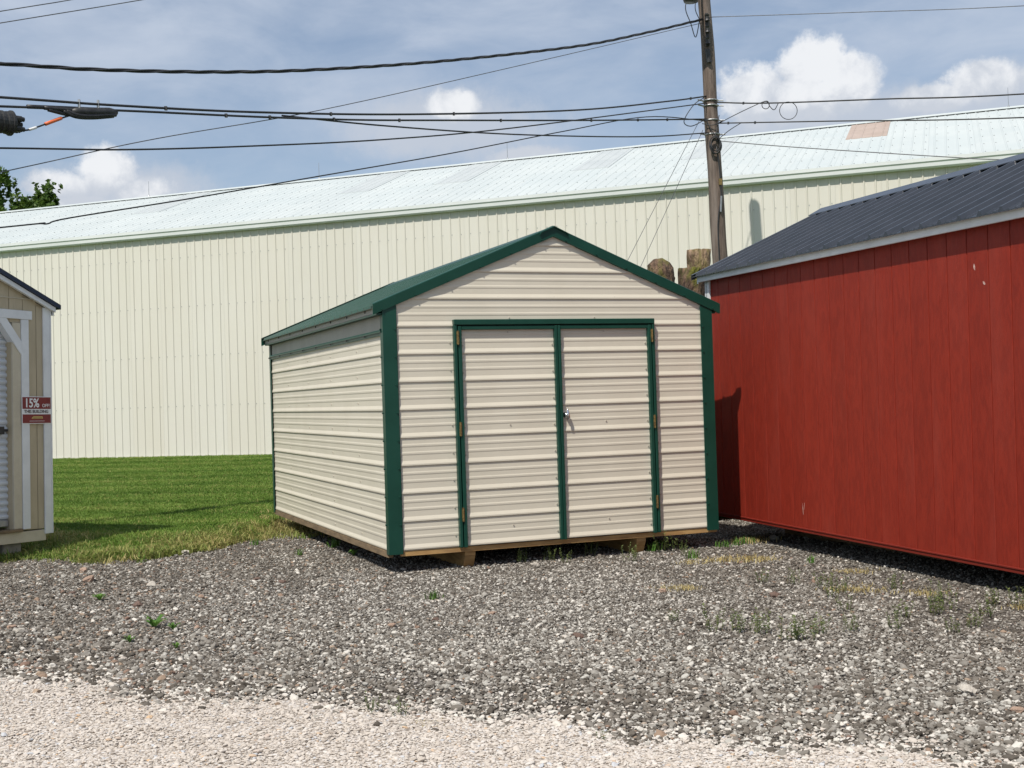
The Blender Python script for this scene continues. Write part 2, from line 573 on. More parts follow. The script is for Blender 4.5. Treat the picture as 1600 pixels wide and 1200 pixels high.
o = grid_sheet('gravel_yard', np.arange(-16, 16.01, 0.16), lambda x: -8, lambda x: 18.5, 150, yard_z, 'yard_gravel')
o['label'] = 'dark grey gravel yard around the sheds'
o = grid_sheet('gravel_road', np.arange(-16, 16.01, 0.06), lambda x: -7.5, lambda x: road_edge(x), 60,
               lambda x, y: yard_z(x, y) + 0.006 + 0.012 * min(1, max(0, (float(road_edge(x)) - y) / 0.4)), 'road_gravel')
o['label'] = 'pale limestone gravel drive along the yard'
o = grid_sheet('lawn', np.arange(-44, 44.01, 0.11), lambda x: lawn_edge(x), lambda x: 75, 90,
               lambda x, y: float(lawn_z(x, y)) + 0.006 * noise.noise(Vector((x, y, 0))), 'lawn_soil')
o['label'] = 'mown green lawn rising to the long warehouse'


# ------------------------------------------------------------------ warehouse
def rib_profile(length, rib=0.2286, h=0.02, wb=0.045, wt=0.016, minor=0.0, phase=None, t=0.012):
    """cross-section (s, height) of ribbed sheet along s in [0, length]"""
    if phase is None:
        phase = rib / 2
    pts = [(0.0, 0.0)]
    k = phase
    ev = []
    while k < length - wb / 2 + 1e-6:
        ev.append((k, wb, wt, h))
        if minor:
            for fr in (1 / 3, 2 / 3):
                if k + rib * fr < length - 0.012:
                    ev.append((k + rib * fr, 0.030, 0.012, minor))
        k += rib
    for c, b_, t_, hh in ev:
        pts += [(c - b_ / 2, 0), (c - t_ / 2, hh), (c + t_ / 2, hh), (c + b_ / 2, 0)]
    pts.append((length, 0.0))
    return pts


def make_warehouse():
    ww = empty('warehouse', mtx=frame(WB, WX, WY, (0, 0, 1)))
    tag(ww, 'long cream ribbed steel warehouse with low white metal roof behind the lawn', 'warehouse')
    PW = 0.9144
    X0, NP = -25.0, 53
    HT = 5.62
    prof = rib_profile(PW - 0.002)
    # wall panel: closed slab, ribs outward (-y)
    a = [(s, -hh, -0.02) for s, hh in prof] + [(PW - 0.002, 0.03, -0.02), (0, 0.03, -0.02)]
    b = [(x, y, HT) for x, y, _ in a]
    wp = MB().prism(a, b).mesh('wall_panel', 'warehouse_steel')
    sm = MB()
    for k in range(4):
        for z in (1.28, 2.52, 3.75, 4.97):
            cx = 0.2286 * (k + 0.5) + 0.04
            sm.box(cx - 0.008, cx + 0.008, -0.008, 0, z - 0.008, z + 0.008)
    sme = sm.mesh('panel_screws', 'galvanised')
    for i in range(NP):
        o = obj('wall_panel', wp, ww)
        o.location = (X0 + i * PW, 0, 0)
        s = obj('panel_screws', sme, o)
        s['kind'] = 'stuff'
    L = NP * PW
    MB().box(X0, X0 + L, -0.045, -0.028, -0.06, 0.035).build('base_trim', 'white_gutter', ww)
    MB().box(X0, X0 + L, -0.03, 0.05, -0.4, -0.03).build('foundation', 'concrete', ww)
    # gutter: ogee-like section
    sec = [(0.0, 5.50), (-0.10, 5.50), (-0.125, 5.53), (-0.13, 5.60), (-0.15, 5.63), (-0.15, 5.70), (-0.135, 5.70), (-0.135, 5.66), (0.0, 5.66)]
    MB().prism([(X0 - 0.05, y, z) for y, z in sec], [(X0 + L + 0.05, y, z) for y, z in sec]).build('gutter', 'white_gutter', ww)
    # roof panels
    YE, ZE, PT, YR = -0.11, 5.70, 0.36, 5.45
    rp = rib_profile(PW - 0.002, h=0.011)

    def roof_mesh(y0, y1, m, dz=0.0):
        z0, z1 = ZE + PT * (y0 - YE) + dz, ZE + PT * (y1 - YE) + dz
        aa = [(s, y0, z0 + hh) for s, hh in rp] + [(PW - 0.002, y0, z0 - 0.02), (0, y0, z0 - 0.02)]
        bb = [(s, y1, z1 + hh) for s, hh in rp] + [(PW - 0.002, y1, z1 - 0.02), (0, y1, z1 - 0.02)]
        return MB().prism(aa, bb).mesh('roof_panel', m)
    full = roof_mesh(YE, YR, 'warehouse_roof')
    low = roof_mesh(YE, 2.72, 'warehouse_roof')
    up_sky = roof_mesh(2.6, YR, 'skylight_sheet', 0.012)
    low_t = roof_mesh(YE, 3.35, 'warehouse_roof')
    up_tan = roof_mesh(3.2, YR, 'tan_roof_sheet', 0.012)
    rs = MB()
    for k in range(4):
        for yy in (0.0, 0.9, 1.8, 2.7, 3.6, 4.5, 5.2):
            cx = 0.2286 * (k + 0.5) + 0.05
            z = ZE + PT * (yy - YE)
            rs.box(cx - 0.009, cx + 0.009, yy - 0.012, yy + 0.012, z, z + 0.012)
    rsm = rs.mesh('panel_screws', 'galvanised')
    sky_x = [-5.3, 0.9, 3.6, 7.2, 10.2]
    for i in range(NP):
        x = X0 + i * PW
        if any(x <= sx < x + PW for sx in sky_x):
            parts = (low, up_sky)
        elif x <= 14.2 < x + PW:
            parts = (low_t, up_tan)
        else:
            parts = (full,)
        for k, me in enumerate(parts):
            o = obj('roof_panel', me, ww)
            o.location = (x, 0, 0)
            if me is up_tan:
                o['label'] = 'tan replacement sheet below the ridge'
            if me is up_sky:
                o['label'] = 'greyer translucent roof sheet'
        s = obj('panel_screws', rsm, o)
        s['kind'] = 'stuff'
    ZR = ZE + PT * (YR - YE)
    # far roof slope, end walls, back wall
    YB = 2 * YR
    MB().prism([(X0, YR, ZR - 0.02), (X0, YB + 0.11, ZE), (X0, YB + 0.11, ZE - 0.02), (X0, YR, ZR - 0.05)],
               [(X0 + L, YR, ZR - 0.02), (X0 + L, YB + 0.11, ZE), (X0 + L, YB + 0.11, ZE - 0.02), (X0 + L, YR, ZR - 0.05)]).build('roof_slope', 'warehouse_roof', ww)
    MB().box(X0, X0 + L, YB - 0.05, YB, -0.1, ZE - 0.05).build('back_wall', 'warehouse_steel', ww)
    for xx in (X0 + 0.01, X0 + L - 0.05):
        q = [(0.04, -0.1), (YB - 0.06, -0.1), (YB - 0.06, ZE - 0.06), (YR, ZR - 0.08), (0.04, ZE - 0.06)]
        MB().prism([(xx, y, z) for y, z in q], [(xx + 0.04, y, z) for y, z in q]).build('end_wall', 'warehouse_steel', ww)
    # ridge cap standing on the ribs
    c = 0.028
    sec = [(YR - 0.16, ZR - 0.16 * PT + c), (YR, ZR + c + 0.006), (YR + 0.16, ZR - 0.16 * PT + c), (YR + 0.16, ZR - 0.16 * PT + c + 0.006), (YR, ZR + c + 0.02), (YR - 0.16, ZR - 0.16 * PT + c + 0.008)]
    MB().prism([(X0 - 0.05, y, z) for y, z in sec], [(X0 + L + 0.05, y, z) for y, z in sec]).build('ridge_cap', 'warehouse_roof', ww)
    for sx in (-7.26, -1.44, 4.33, 17.0):
        m = MB().tube([(sx, YR, ZR + 0.03), (sx, YR, ZR + 0.5)], [0.008, 0.005], 6)
        m.tube([(sx, YR, ZR + 0.03), (sx, YR, ZR + 0.075)], [0.035, 0.02], 8)
        m.build('lightning_rod', 'galvanised', ww)
    return ww


make_warehouse()


# ------------------------------------------------------------------ cream shed with green trim
def make_shed():
    W, D, r = 3.05, 4.88, 0.2286
    m = Matrix.Rotation(0.379, 4, 'Z') @ Matrix.Rotation(0.0068, 4, 'X') @ Matrix.Rotation(-0.002, 4, 'Y')
    m.translation = Vector((-1.029, 10.142, 0.127))
    sh = empty('storage_shed', mtx=m)
    tag(sh, 'cream ribbed steel storage shed with dark green trim and double doors on gravel', 'shed')

    def zprofile(z0, z1, h=0.009):
        """(z, out) points between z0 and z1: major rib just above every k*r, two minor ribs between"""
        pts = []
        k0 = int(math.floor(z0 / r)) - 1
        for k in range(k0, int(math.ceil(z1 / r)) + 1):
            b = k * r
            pts += [(b + 0.000, 0), (b + 0.011, h), (b + 0.022, h), (b + 0.050, 0)]
            for fr in (0.48, 0.76):
                c = b + r * fr
                pts += [(c - 0.016, 0), (c - 0.006, 0.0025), (c + 0.006, 0.0025), (c + 0.016, 0)]
        pts.sort()
        zs = [p[0] for p in pts]
        hs = [p[1] for p in pts]
        inner = [p for p in pts if z0 + 1e-4 < p[0] < z1 - 1e-4]
        return [(z0, float(np.interp(z0, zs, hs)))] + inner + [(z1, float(np.interp(z1, zs, hs)))]

    def slab(mb, z0, z1, a0, a1, b0=None, b1=None, face='front', off=0.0, back=0.03):
        """ribbed slab; runs from a0..a1 at z0 to b0..b1 at z1 along the wall"""
        b0 = a0 if b0 is None else b0
        b1 = a1 if b1 is None else b1
        pr = zprofile(z0, z1)
        ring = pr + [(z1, -back), (z0, -back)]

        def P(s, z, hh):
            if face == 'front':
                return (s, -(hh + off), z)
            if face == 'left':
                return (-(hh + off), s, z)
            if face == 'right':
                return (W + hh + off, s, z)
            return (s, D + hh + off, z)
        A = [P(a0 + (b0 - a0) * (z - z0) / (z1 - z0), z, hh) for z, hh in ring]
        B = [P(a1 + (b1 - a1) * (z - z0) / (z1 - z0), z, hh) for z, hh in ring]
        return mb.prism(A, B)

    PT, AP = 0.412, 2.652                       # roof pitch and underside apex height
    def under(x):
        return AP - PT * abs(x - W / 2)
    # siding
    slab(MB(), 0.0, 1.888, 0.06, 0.60).build('front_siding', 'cream_steel', sh)
    slab(MB(), 0.0, 1.888, 2.45, W - 0.06).build('front_siding', 'cream_steel', sh)
    ze = under(0.05)
    gm = slab(MB(), 1.889, ze, 0.05, W - 0.05)
    xt = W / 2 - 0.03
    slab(gm, ze, under(xt), 0.05, W - 0.05, xt, W - xt)
    gm.build('gable_siding', 'cream_steel', sh)
    slab(MB(), 0.0, 1.79, 0.05, D - 0.03, face='left').build('side_siding', 'cream_steel', sh)
    slab(MB(), 0.0, 1.98, 0.05, D - 0.03, face='right').build('side_siding', 'cream_steel', sh)
    bm_ = slab(MB(), 0.0, ze, 0.05, W - 0.05, face='back')
    slab(bm_, ze, under(xt), 0.05, W - 0.05, xt, W - xt, face='back')
    bm_.build('back_siding', 'cream_steel', sh)
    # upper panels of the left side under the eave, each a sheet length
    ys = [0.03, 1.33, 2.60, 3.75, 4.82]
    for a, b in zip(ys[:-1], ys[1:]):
        MB().box(-0.004, 0.02, a + 0.002, b - 0.002, 1.80, 2.005).build('eave_panel', 'shaded_cream_steel', sh)
    # green drip trim on the left side
    sec = [(0.0, 1.818), (-0.012, 1.818), (-0.026, 1.806), (-0.026, 1.794), (-0.017, 1.792), (-0.017, 1.770), (0.0, 1.770)]
    MB().prism([(x, 0.03, z) for x, z in sec], [(x, D - 0.01, z) for x, z in sec]).build('drip_trim', 'green_steel', sh)
    # fascia and soffit, both eaves
    for sgn in (0, 1):
        def X(x):
            return x if sgn == 0 else W - x
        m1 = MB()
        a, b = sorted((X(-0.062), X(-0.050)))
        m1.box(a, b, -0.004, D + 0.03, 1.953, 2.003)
        m1.build('fascia', 'shaded_cream_steel', sh)
        a, b = sorted((X(-0.064), X(-0.008)))
        MB().box(a, b, -0.003, D + 0.028, 1.936, 1.951).build('eave_trim', 'green_steel', sh)
    # corner trims: L section with returned edges
    for cx, sx in ((0, 1), (W, -1)):
        for cy, sy in ((0, 1), (D, -1)):
            sec = [(-0.019, -0.019), (0.098, -0.019), (0.102, -0.016), (0.098, -0.0135), (-0.0135, -0.0135), (-0.0135, 0.058), (-0.016, 0.064), (-0.019, 0.058)]
            pts = [(cx + sx * u, cy + sy * v) for u, v in sec]
            top = under(cx) - 0.012
            MB().prism([(x, y, -0.022) for x, y in pts], [(x, y, top) for x, y in pts]).build('corner_trim', 'green_steel', sh)
    # roof: ribbed panels on both slopes
    Y0, Y1 = -0.016, D + 0.05
    NPN = 6
    PW = (Y1 - Y0) / NPN
    XE = -0.088

    def zr(x):
        return under(x) + 0.012
    for side in (0, 1):
        rp = rib_profile(PW - 0.0015, rib=PW / 4, h=0.019, wb=0.05, wt=0.02, minor=0.0035)
        aa, bb = [], []
        n2 = Vector((-PT, 0, 1)).normalized()
        for s, hh in rp + [(PW - 0.0015, -0.008), (0, -0.008)]:
            aa.append((XE, s, zr(XE) + hh))
            bb.append((W / 2, s, zr(W / 2) + hh))
        if side:
            aa = [(W - x, y, z) for x, y, z in aa]
            bb = [(W - x, y, z) for x, y, z in bb]
        me = MB().prism(aa, bb).mesh('roof_panel', 'green_steel')
        for i in range(NPN):
            o = obj('roof_panel', me, sh)
            o.location = (0, Y0 + i * PW, 0)
    # ridge cap
    zc = zr(W / 2) + 0.022
    prof = [(-0.135, -0.135 * PT - 0.012), (-0.125, -0.125 * PT), (-0.02, -0.004), (0, 0.006), (0.02, -0.004), (0.125, -0.125 * PT), (0.135, -0.135 * PT - 0.012),
            (0.135, -0.135 * PT - 0.018), (0.12, -0.12 * PT - 0.006), (0, -0.002), (-0.12, -0.12 * PT - 0.006), (-0.135, -0.135 * PT - 0.018)]
    MB().prism([(W / 2 + a, Y0 - 0.035, zc + b) for a, b in prof], [(W / 2 + a, Y1 + 0.02, zc + b) for a, b in prof]).build('ridge_cap', 'green_steel', sh)
    # rake trims: face, top flange over the roof, small lip below
    for yf, s in ((Y0, 1), (Y1, -1)):
        for side in (0, 1):
            sec = [(0.0, 0.034), (-0.075 * -1, 0.034), (0.075, 0.028), (0.0 - 0.004, 0.028), (-0.004, -0.052), (0.014, -0.056), (0.014, -0.061), (-0.014, -0.060), (-0.018, 0.026)]
            A, B = [], []
            for u, v in sec:
                xa, xb = XE - 0.012, W / 2 + (0.004 if side == 0 else 0.0)
                y = yf + s * u
                A.append((xa, y, zr(XE) + v - 0.012 * PT))
                B.append((xb, y, zr(W / 2) + v))
            if side:
                A = [(W - x, y + s * 0.002, z) for x, y, z in A]
                B = [(W - x, y + s * 0.002, z) for x, y, z in B]
            MB().prism(A, B).build('rake_trim', 'green_steel', sh)
    # door frame
    MB().bbox(0.586, 2.464, -0.052, 0.0, 1.846, 1.892, 0.004).build('door_header', 'green_steel', sh)
    for a, b in ((0.586, 0.611), (2.439, 2.464)):
        MB().bbox(a, b, -0.048, 0.0, -0.002, 1.846, 0.003).build('door_jamb', 'green_steel', sh)
    MB().box(0.60, 2.45, 0.012, 0.03, 0.0, 1.85).build('door_opening', 'dark_steel', sh)
    for side in (0, 1):
        def X(a, b):
            return (a, b) if side == 0 else (W - b, W - a)
        dr = empty('door')
        dr.parent = sh
        slab(MB(), 0.006, 1.812, *X(0.640, 1.505), off=0.012, back=0.006).build('door_skin', 'cream_steel', dr)
        a, b = X(0.621, 0.652)
        MB().bbox(a, b, -0.048, 0.004, -0.004, 1.836, 0.003).build('edge_trim', 'green_steel', dr)
        a, b = X(1.497, 1.5225)
        MB().bbox(a, b, -0.050, 0.004, 0.000, 1.836, 0.003).build('edge_trim', 'green_steel', dr)
        a, b = X(0.653, 1.496)
        MB().bbox(a, b, -0.044, 0.004, 1.806, 1.838, 0.003).build('top_trim', 'green_steel', dr)
        for zc_ in (0.27, 0.98, 1.74):
            hx = 0.616 if side == 0 else W - 0.616
            hm = MB().box(hx - 0.011, hx + 0.011, -0.053, -0.02, zc_ - 0.055, zc_ + 0.055)
            hm.tube([(hx, -0.056, zc_ - 0.058), (hx, -0.056, zc_ + 0.058)], 0.0055, 6)
            hm.build('hinge', 'brass', dr)
        if side == 1:
            hx, hz = 1.592, 1.065
            hm = MB().tube([(hx, -0.012, hz), (hx, -0.022, hz), (hx, -0.028, hz), (hx, -0.05, hz)], [0.03, 0.03, 0.017, 0.015], 14)
            hm.tube(spline([(hx - 0.004, -0.056, hz + 0.055), (hx, -0.064, hz), (hx + 0.006, -0.056, hz - 0.05)], 5), [0.006, 0.008, 0.010, 0.012, 0.013, 0.013, 0.013, 0.012, 0.010, 0.008, 0.006], 8)
            hm.build('handle', 'chrome', dr, True)
        # screws on the skin
        smb = MB()
        x0, x1 = X(0.668, 1.482)
        for k in range(9):
            for xx in (x0, x1):
                z = k * r + 0.075
                if z < 1.8:
                    smb.tube([(xx, -0.011, z), (xx, -0.019, z)], 0.006, 6)
        for z in (0.15, 1.07 - 0.07, 1.785):
            smb.tube([((x0 + x1) / 2, -0.011, z), ((x0 + x1) / 2, -0.019, z)], 0.006, 6)
        s = smb.build('door_screws', 'screw_paint', dr)
        s['kind'] = 'stuff'
    # floor rim and skids
    MB().box(0.085, W + 0.01, 0.0, 0.035, -0.042, -0.002).build('front_rim', 'lumber', sh)
    MB().box(-0.012, 0.03, 0.037, D, -0.05, -0.002).build('side_rim', 'old_lumber', sh)
    MB().box(W - 0.03, W + 0.012, 0.037, D, -0.05, -0.002).build('side_rim', 'old_lumber', sh)
    MB().box(0.031, W - 0.031, 0.04, D, -0.03, -0.004).build('floor_deck', 'old_lumber', sh)
    for x in (0.69, 2.295):
        q = [(0.015, -0.043), (0.015, -0.075), (0.075, -0.186), (D - 0.1, -0.21), (D, -0.13), (D, -0.053)]
        MB().prism([(x - 0.045, y, z) for y, z in q], [(x + 0.045, y, z) for y, z in q]).build('skid', 'lumber', sh)
    # screws on trims and siding, far too many to single out
    smb = MB()
    for k in range(1, 9):
        for x in (0.082, W - 0.082):
            smb.tube([(x, -0.018, k * r - 0.01), (x, -0.027, k * r - 0.01)], 0.0075, 6)
        smb.tube([(-0.018, 0.045, k * r - 0.01), (-0.027, 0.045, k * r - 0.01)], 0.0075, 6)
    for t in np.linspace(0.04, 0.93, 6):
        for sd_ in (0, 1):
            x = XE + (W / 2 - XE) * t
            z = zr(x) - 0.045
            x = x if sd_ == 0 else W - x
            smb.tube([(x, Y0 - 0.012, z), (x, Y0 - 0.024, z)], 0.007, 6)
    s = smb.build('trim_screws', 'green_steel', sh)
    s['kind'] = 'stuff'
    smb = MB()
    for k in range(0, 8):
        for x in (0.56, W - 0.56):
            smb.tube([(x, 0, k * r + 0.10), (x, -0.007, k * r + 0.10)], 0.006, 6)
        for y in (0.9, 1.9, 2.9, 3.9):
            smb.tube([(0, y, k * r + 0.075), (-0.007, y, k * r + 0.075)], 0.006, 6)
    for x, z in ((1.52, 2.08), (1.52, 2.30), (1.53, 2.53), (1.0, 2.08), (2.1, 2.08), (1.1, 1.905), (1.9, 1.905)):
        smb.tube([(x, 0, z), (x, -0.008, z)], 0.006, 6)
    s = smb.build('siding_screws', 'screw_paint', sh)
    s['kind'] = 'stuff'
    smb = MB()
    for y in np.arange(0.35, D, 0.62):
        smb.tube([(-0.061, y, 1.982), (-0.068, y, 1.982)], 0.011, 6)
        smb.tube([(-0.021, y + 0.2, 1.787), (-0.03, y + 0.2, 1.787)], 0.009, 6)
    s = smb.build('eave_screws', 'dark_steel', sh)
    s['kind'] = 'stuff'
    return sh


make_shed()


# ------------------------------------------------------------------ red shed
def make_red():
    t = 0.016
    d = Vector((0.3037, -0.9528, 0)).normalized()
    inn = Vector((-d.y, d.x, 0))
    ex = d * math.cos(t) - Vector((0, 0, math.sin(t)))
    ez = d * math.sin(t) + Vector((0, 0, math.cos(t)))
    rs = empty('wooden_shed', mtx=frame(Vector((1.979, 12.315, 0.174)), ex, inn, ez))
    tag(rs, 'barn red wooden shed with black metal roof and white fascia', 'shed')
    L, DP = 7.3, 2.78
    OH, PT, ZF = 0.08, 0.45, 2.355
    # siding boards, grooves between them
    bw, gp = 0.2185, 0.007
    xs = [0.03] + [0.412 - bw + bw * k for k in range(1, 40) if 0.412 - bw + bw * k < L - 0.1] + [L - 0.02]
    xs = [0.03, 0.1935] + [0.412 + bw * k for k in range(0, 40) if 0.412 + bw * k < L - 0.1] + [L - 0.02]
    full = MB().bbox(gp / 2, bw - gp / 2, -0.012, 0.0, 0.0, 2.36, 0.0025).mesh('siding_board', 'red_paint')
    for a, b in zip(xs[:-1], xs[1:]):
        if abs((b - a) - bw) < 1e-4:
            o = obj('siding_board', full, rs)
            o.location = (a, 0, 0)
        else:
            MB().bbox(a + gp / 2, b - gp / 2, -0.012, 0.0, 0.0, 2.36, 0.0025).build('siding_board', 'red_paint', rs)
    MB().box(0.0, L, 0.001, 0.06, 0.0, 2.37).build('wall_sheathing', 'red_paint', rs)
    zap = ZF + PT * (DP / 2 + OH) - 0.03
    # gable end walls, back wall
    for x0, x1 in ((0.0, 0.03), (L - 0.03, L)):
        q = [(0.062, 0.0), (DP - 0.062, 0.0), (DP - 0.062, 2.36), (DP / 2, zap - 0.03), (0.062, 2.36)]
        MB().prism([(x0, y, z) for y, z in q], [(x1, y, z) for y, z in q]).build('gable_wall', 'red_paint', rs)
    MB().box(0.0, L, DP - 0.06, DP, 0.0, 2.37).build('back_wall', 'red_paint', rs)
    # base skirt: two stepped boards
    MB().bbox(-0.01, L, -0.020, 0.04, -0.004, 0.010, 0.003).build('base_ledge', 'red_trim', rs)
    MB().bbox(0.0, L, -0.014, 0.03, -0.030, -0.006, 0.003).build('skirt_board', 'red_trim', rs)
    MB().box(0.01, 0.05, 0.04, DP - 0.04, -0.03, -0.001).build('skirt_board', 'red_trim', rs)
    for y in (0.75, 1.6, 2.4):
        MB().box(0.1, L - 0.1, y - 0.05, y + 0.05, -0.24, -0.03).build('skid', 'old_lumber', rs)
    # white corner boards
    MB().bbox(-0.034, 0.040, -0.032, -0.0125, 0.012, 2.345, 0.003).build('corner_board', 'white_paint', rs)
    MB().bbox(-0.052, -0.001, -0.032, 0.075, 0.002, 2.345, 0.003).build('corner_board', 'white_paint', rs)
    MB().bbox(-0.034, -0.004, DP - 0.08, DP + 0.01, 0.002, 2.345, 0.003).build('corner_board', 'white_paint', rs)
    # fascia and soffit
    MB().bbox(-0.10, L + 0.1, -OH, -OH + 0.02, 2.283, 2.353, 0.003).build('fascia_board', 'white_paint', rs)
    MB().box(-0.09, L + 0.09, -OH + 0.021, -0.013, 2.30, 2.315).build('soffit', 'white_paint', rs)
    MB().bbox(-0.10, L + 0.1, DP + OH - 0.02, DP + OH, 2.283, 2.353, 0.003).build('fascia_board', 'white_paint', rs)
    # rake boards on the gable end
    for x0 in (-0.125, L + 0.103):
        for s in (0, 1):
            def P(x, y, z):
                return (x, y if s == 0 else DP - y, z)
            ya, yb = -OH + 0.001, DP / 2
            za, zb = 2.345, 2.345 + PT * (DP / 2 + OH)
            q = [(ya, za - 0.075), (yb, zb - 0.09), (yb, zb - 0.004), (ya, za - 0.004)]
            MB().prism([P(x0, y, z) for y, z in q], [P(x0 + 0.022, y, z) for y, z in q]).build('rake_board', 'white_paint', rs)
    # roof panels
    X0, X1 = -0.16, L + 0.16
    NPN = 9
    PW = (X1 - X0) / NPN
    ye = -OH - 0.035
    for s in (0, 1):
        rp = rib_profile(PW - 0.0015, rib=PW / 4, h=0.032, wb=0.058, wt=0.016, minor=0.009)
        aa, bb = [], []
        for u, hh in rp + [(PW - 0.0015, -0.006), (0, -0.006)]:
            za = 2.352 + PT * (ye + OH) + hh + 0.008
            zb = 2.352 + PT * (DP / 2 + OH) + hh + 0.008
            aa.append((u, ye if s == 0 else DP - ye, za))
            bb.append((u, DP / 2, zb))
        me = MB().prism(aa, bb).mesh('roof_panel', 'charcoal_steel')
        for i in range(NPN):
            o = obj('roof_panel', me, rs)
            o.location = (X0 + i * PW, 0, 0)
    zr = 2.36 + PT * (DP / 2 + OH)
    c = 0.024
    w = 0.15
    sec = [(-w, -w * PT + c), (0, c + 0.004), (w, -w * PT + c), (w, -w * PT + c + 0.006), (0.0, c + 0.018), (-w, -w * PT + c + 0.008)]
    MB().prism([(X0 - 0.02, DP / 2 + a, zr + b) for a, b in sec], [(X1 + 0.02, DP / 2 + a, zr + b) for a, b in sec]).build('ridge_cap', 'charcoal_steel', rs)
    # gable edge flashing
    for x0 in (X0 - 0.012,):
        for s in (0, 1):
            A, B = [], []
            for u, v in [(0, 0.028), (0.05, 0.028), (0.05, 0.024), (0.004, 0.022), (0.004, -0.03), (0.0, -0.03)]:
                za = 2.352 + PT * (ye + OH) + v
                zb = 2.352 + PT * (DP / 2 + OH) + v
                A.append((x0 + u, (ye - 0.004) if s == 0 else DP - ye + 0.004, za))
                B.append((x0 + u, DP / 2, zb))
            MB().prism(A, B).build('rake_flashing', 'charcoal_steel', rs)
    # scuffs in the paint
    for x, z, w_, h_, a in ((3.985, 2.02, 0.012, 0.028, 0.2), (4.08, 1.905, 0.018, 0.012, -0.5), (1.66, 0.16, 0.004, 0.06, 0.1), (1.68, 0.19, 0.003, 0.045, -0.2)):
        pts = []
        for k in range(9):
            th = 2 * math.pi * k / 9
            rr = random.uniform(0.6, 1.1)
            px, pz = w_ * rr * math.cos(th), h_ * rr * math.sin(th)
            pts.append((x + px * math.cos(a) - pz * math.sin(a), z + px * math.sin(a) + pz * math.cos(a)))
        MB().prism([(px, -0.0121, pz) for px, pz in pts], [(px, -0.0128, pz) for px, pz in pts]).build('paint_scuff', 'scuff', rs)
    return rs


make_red()


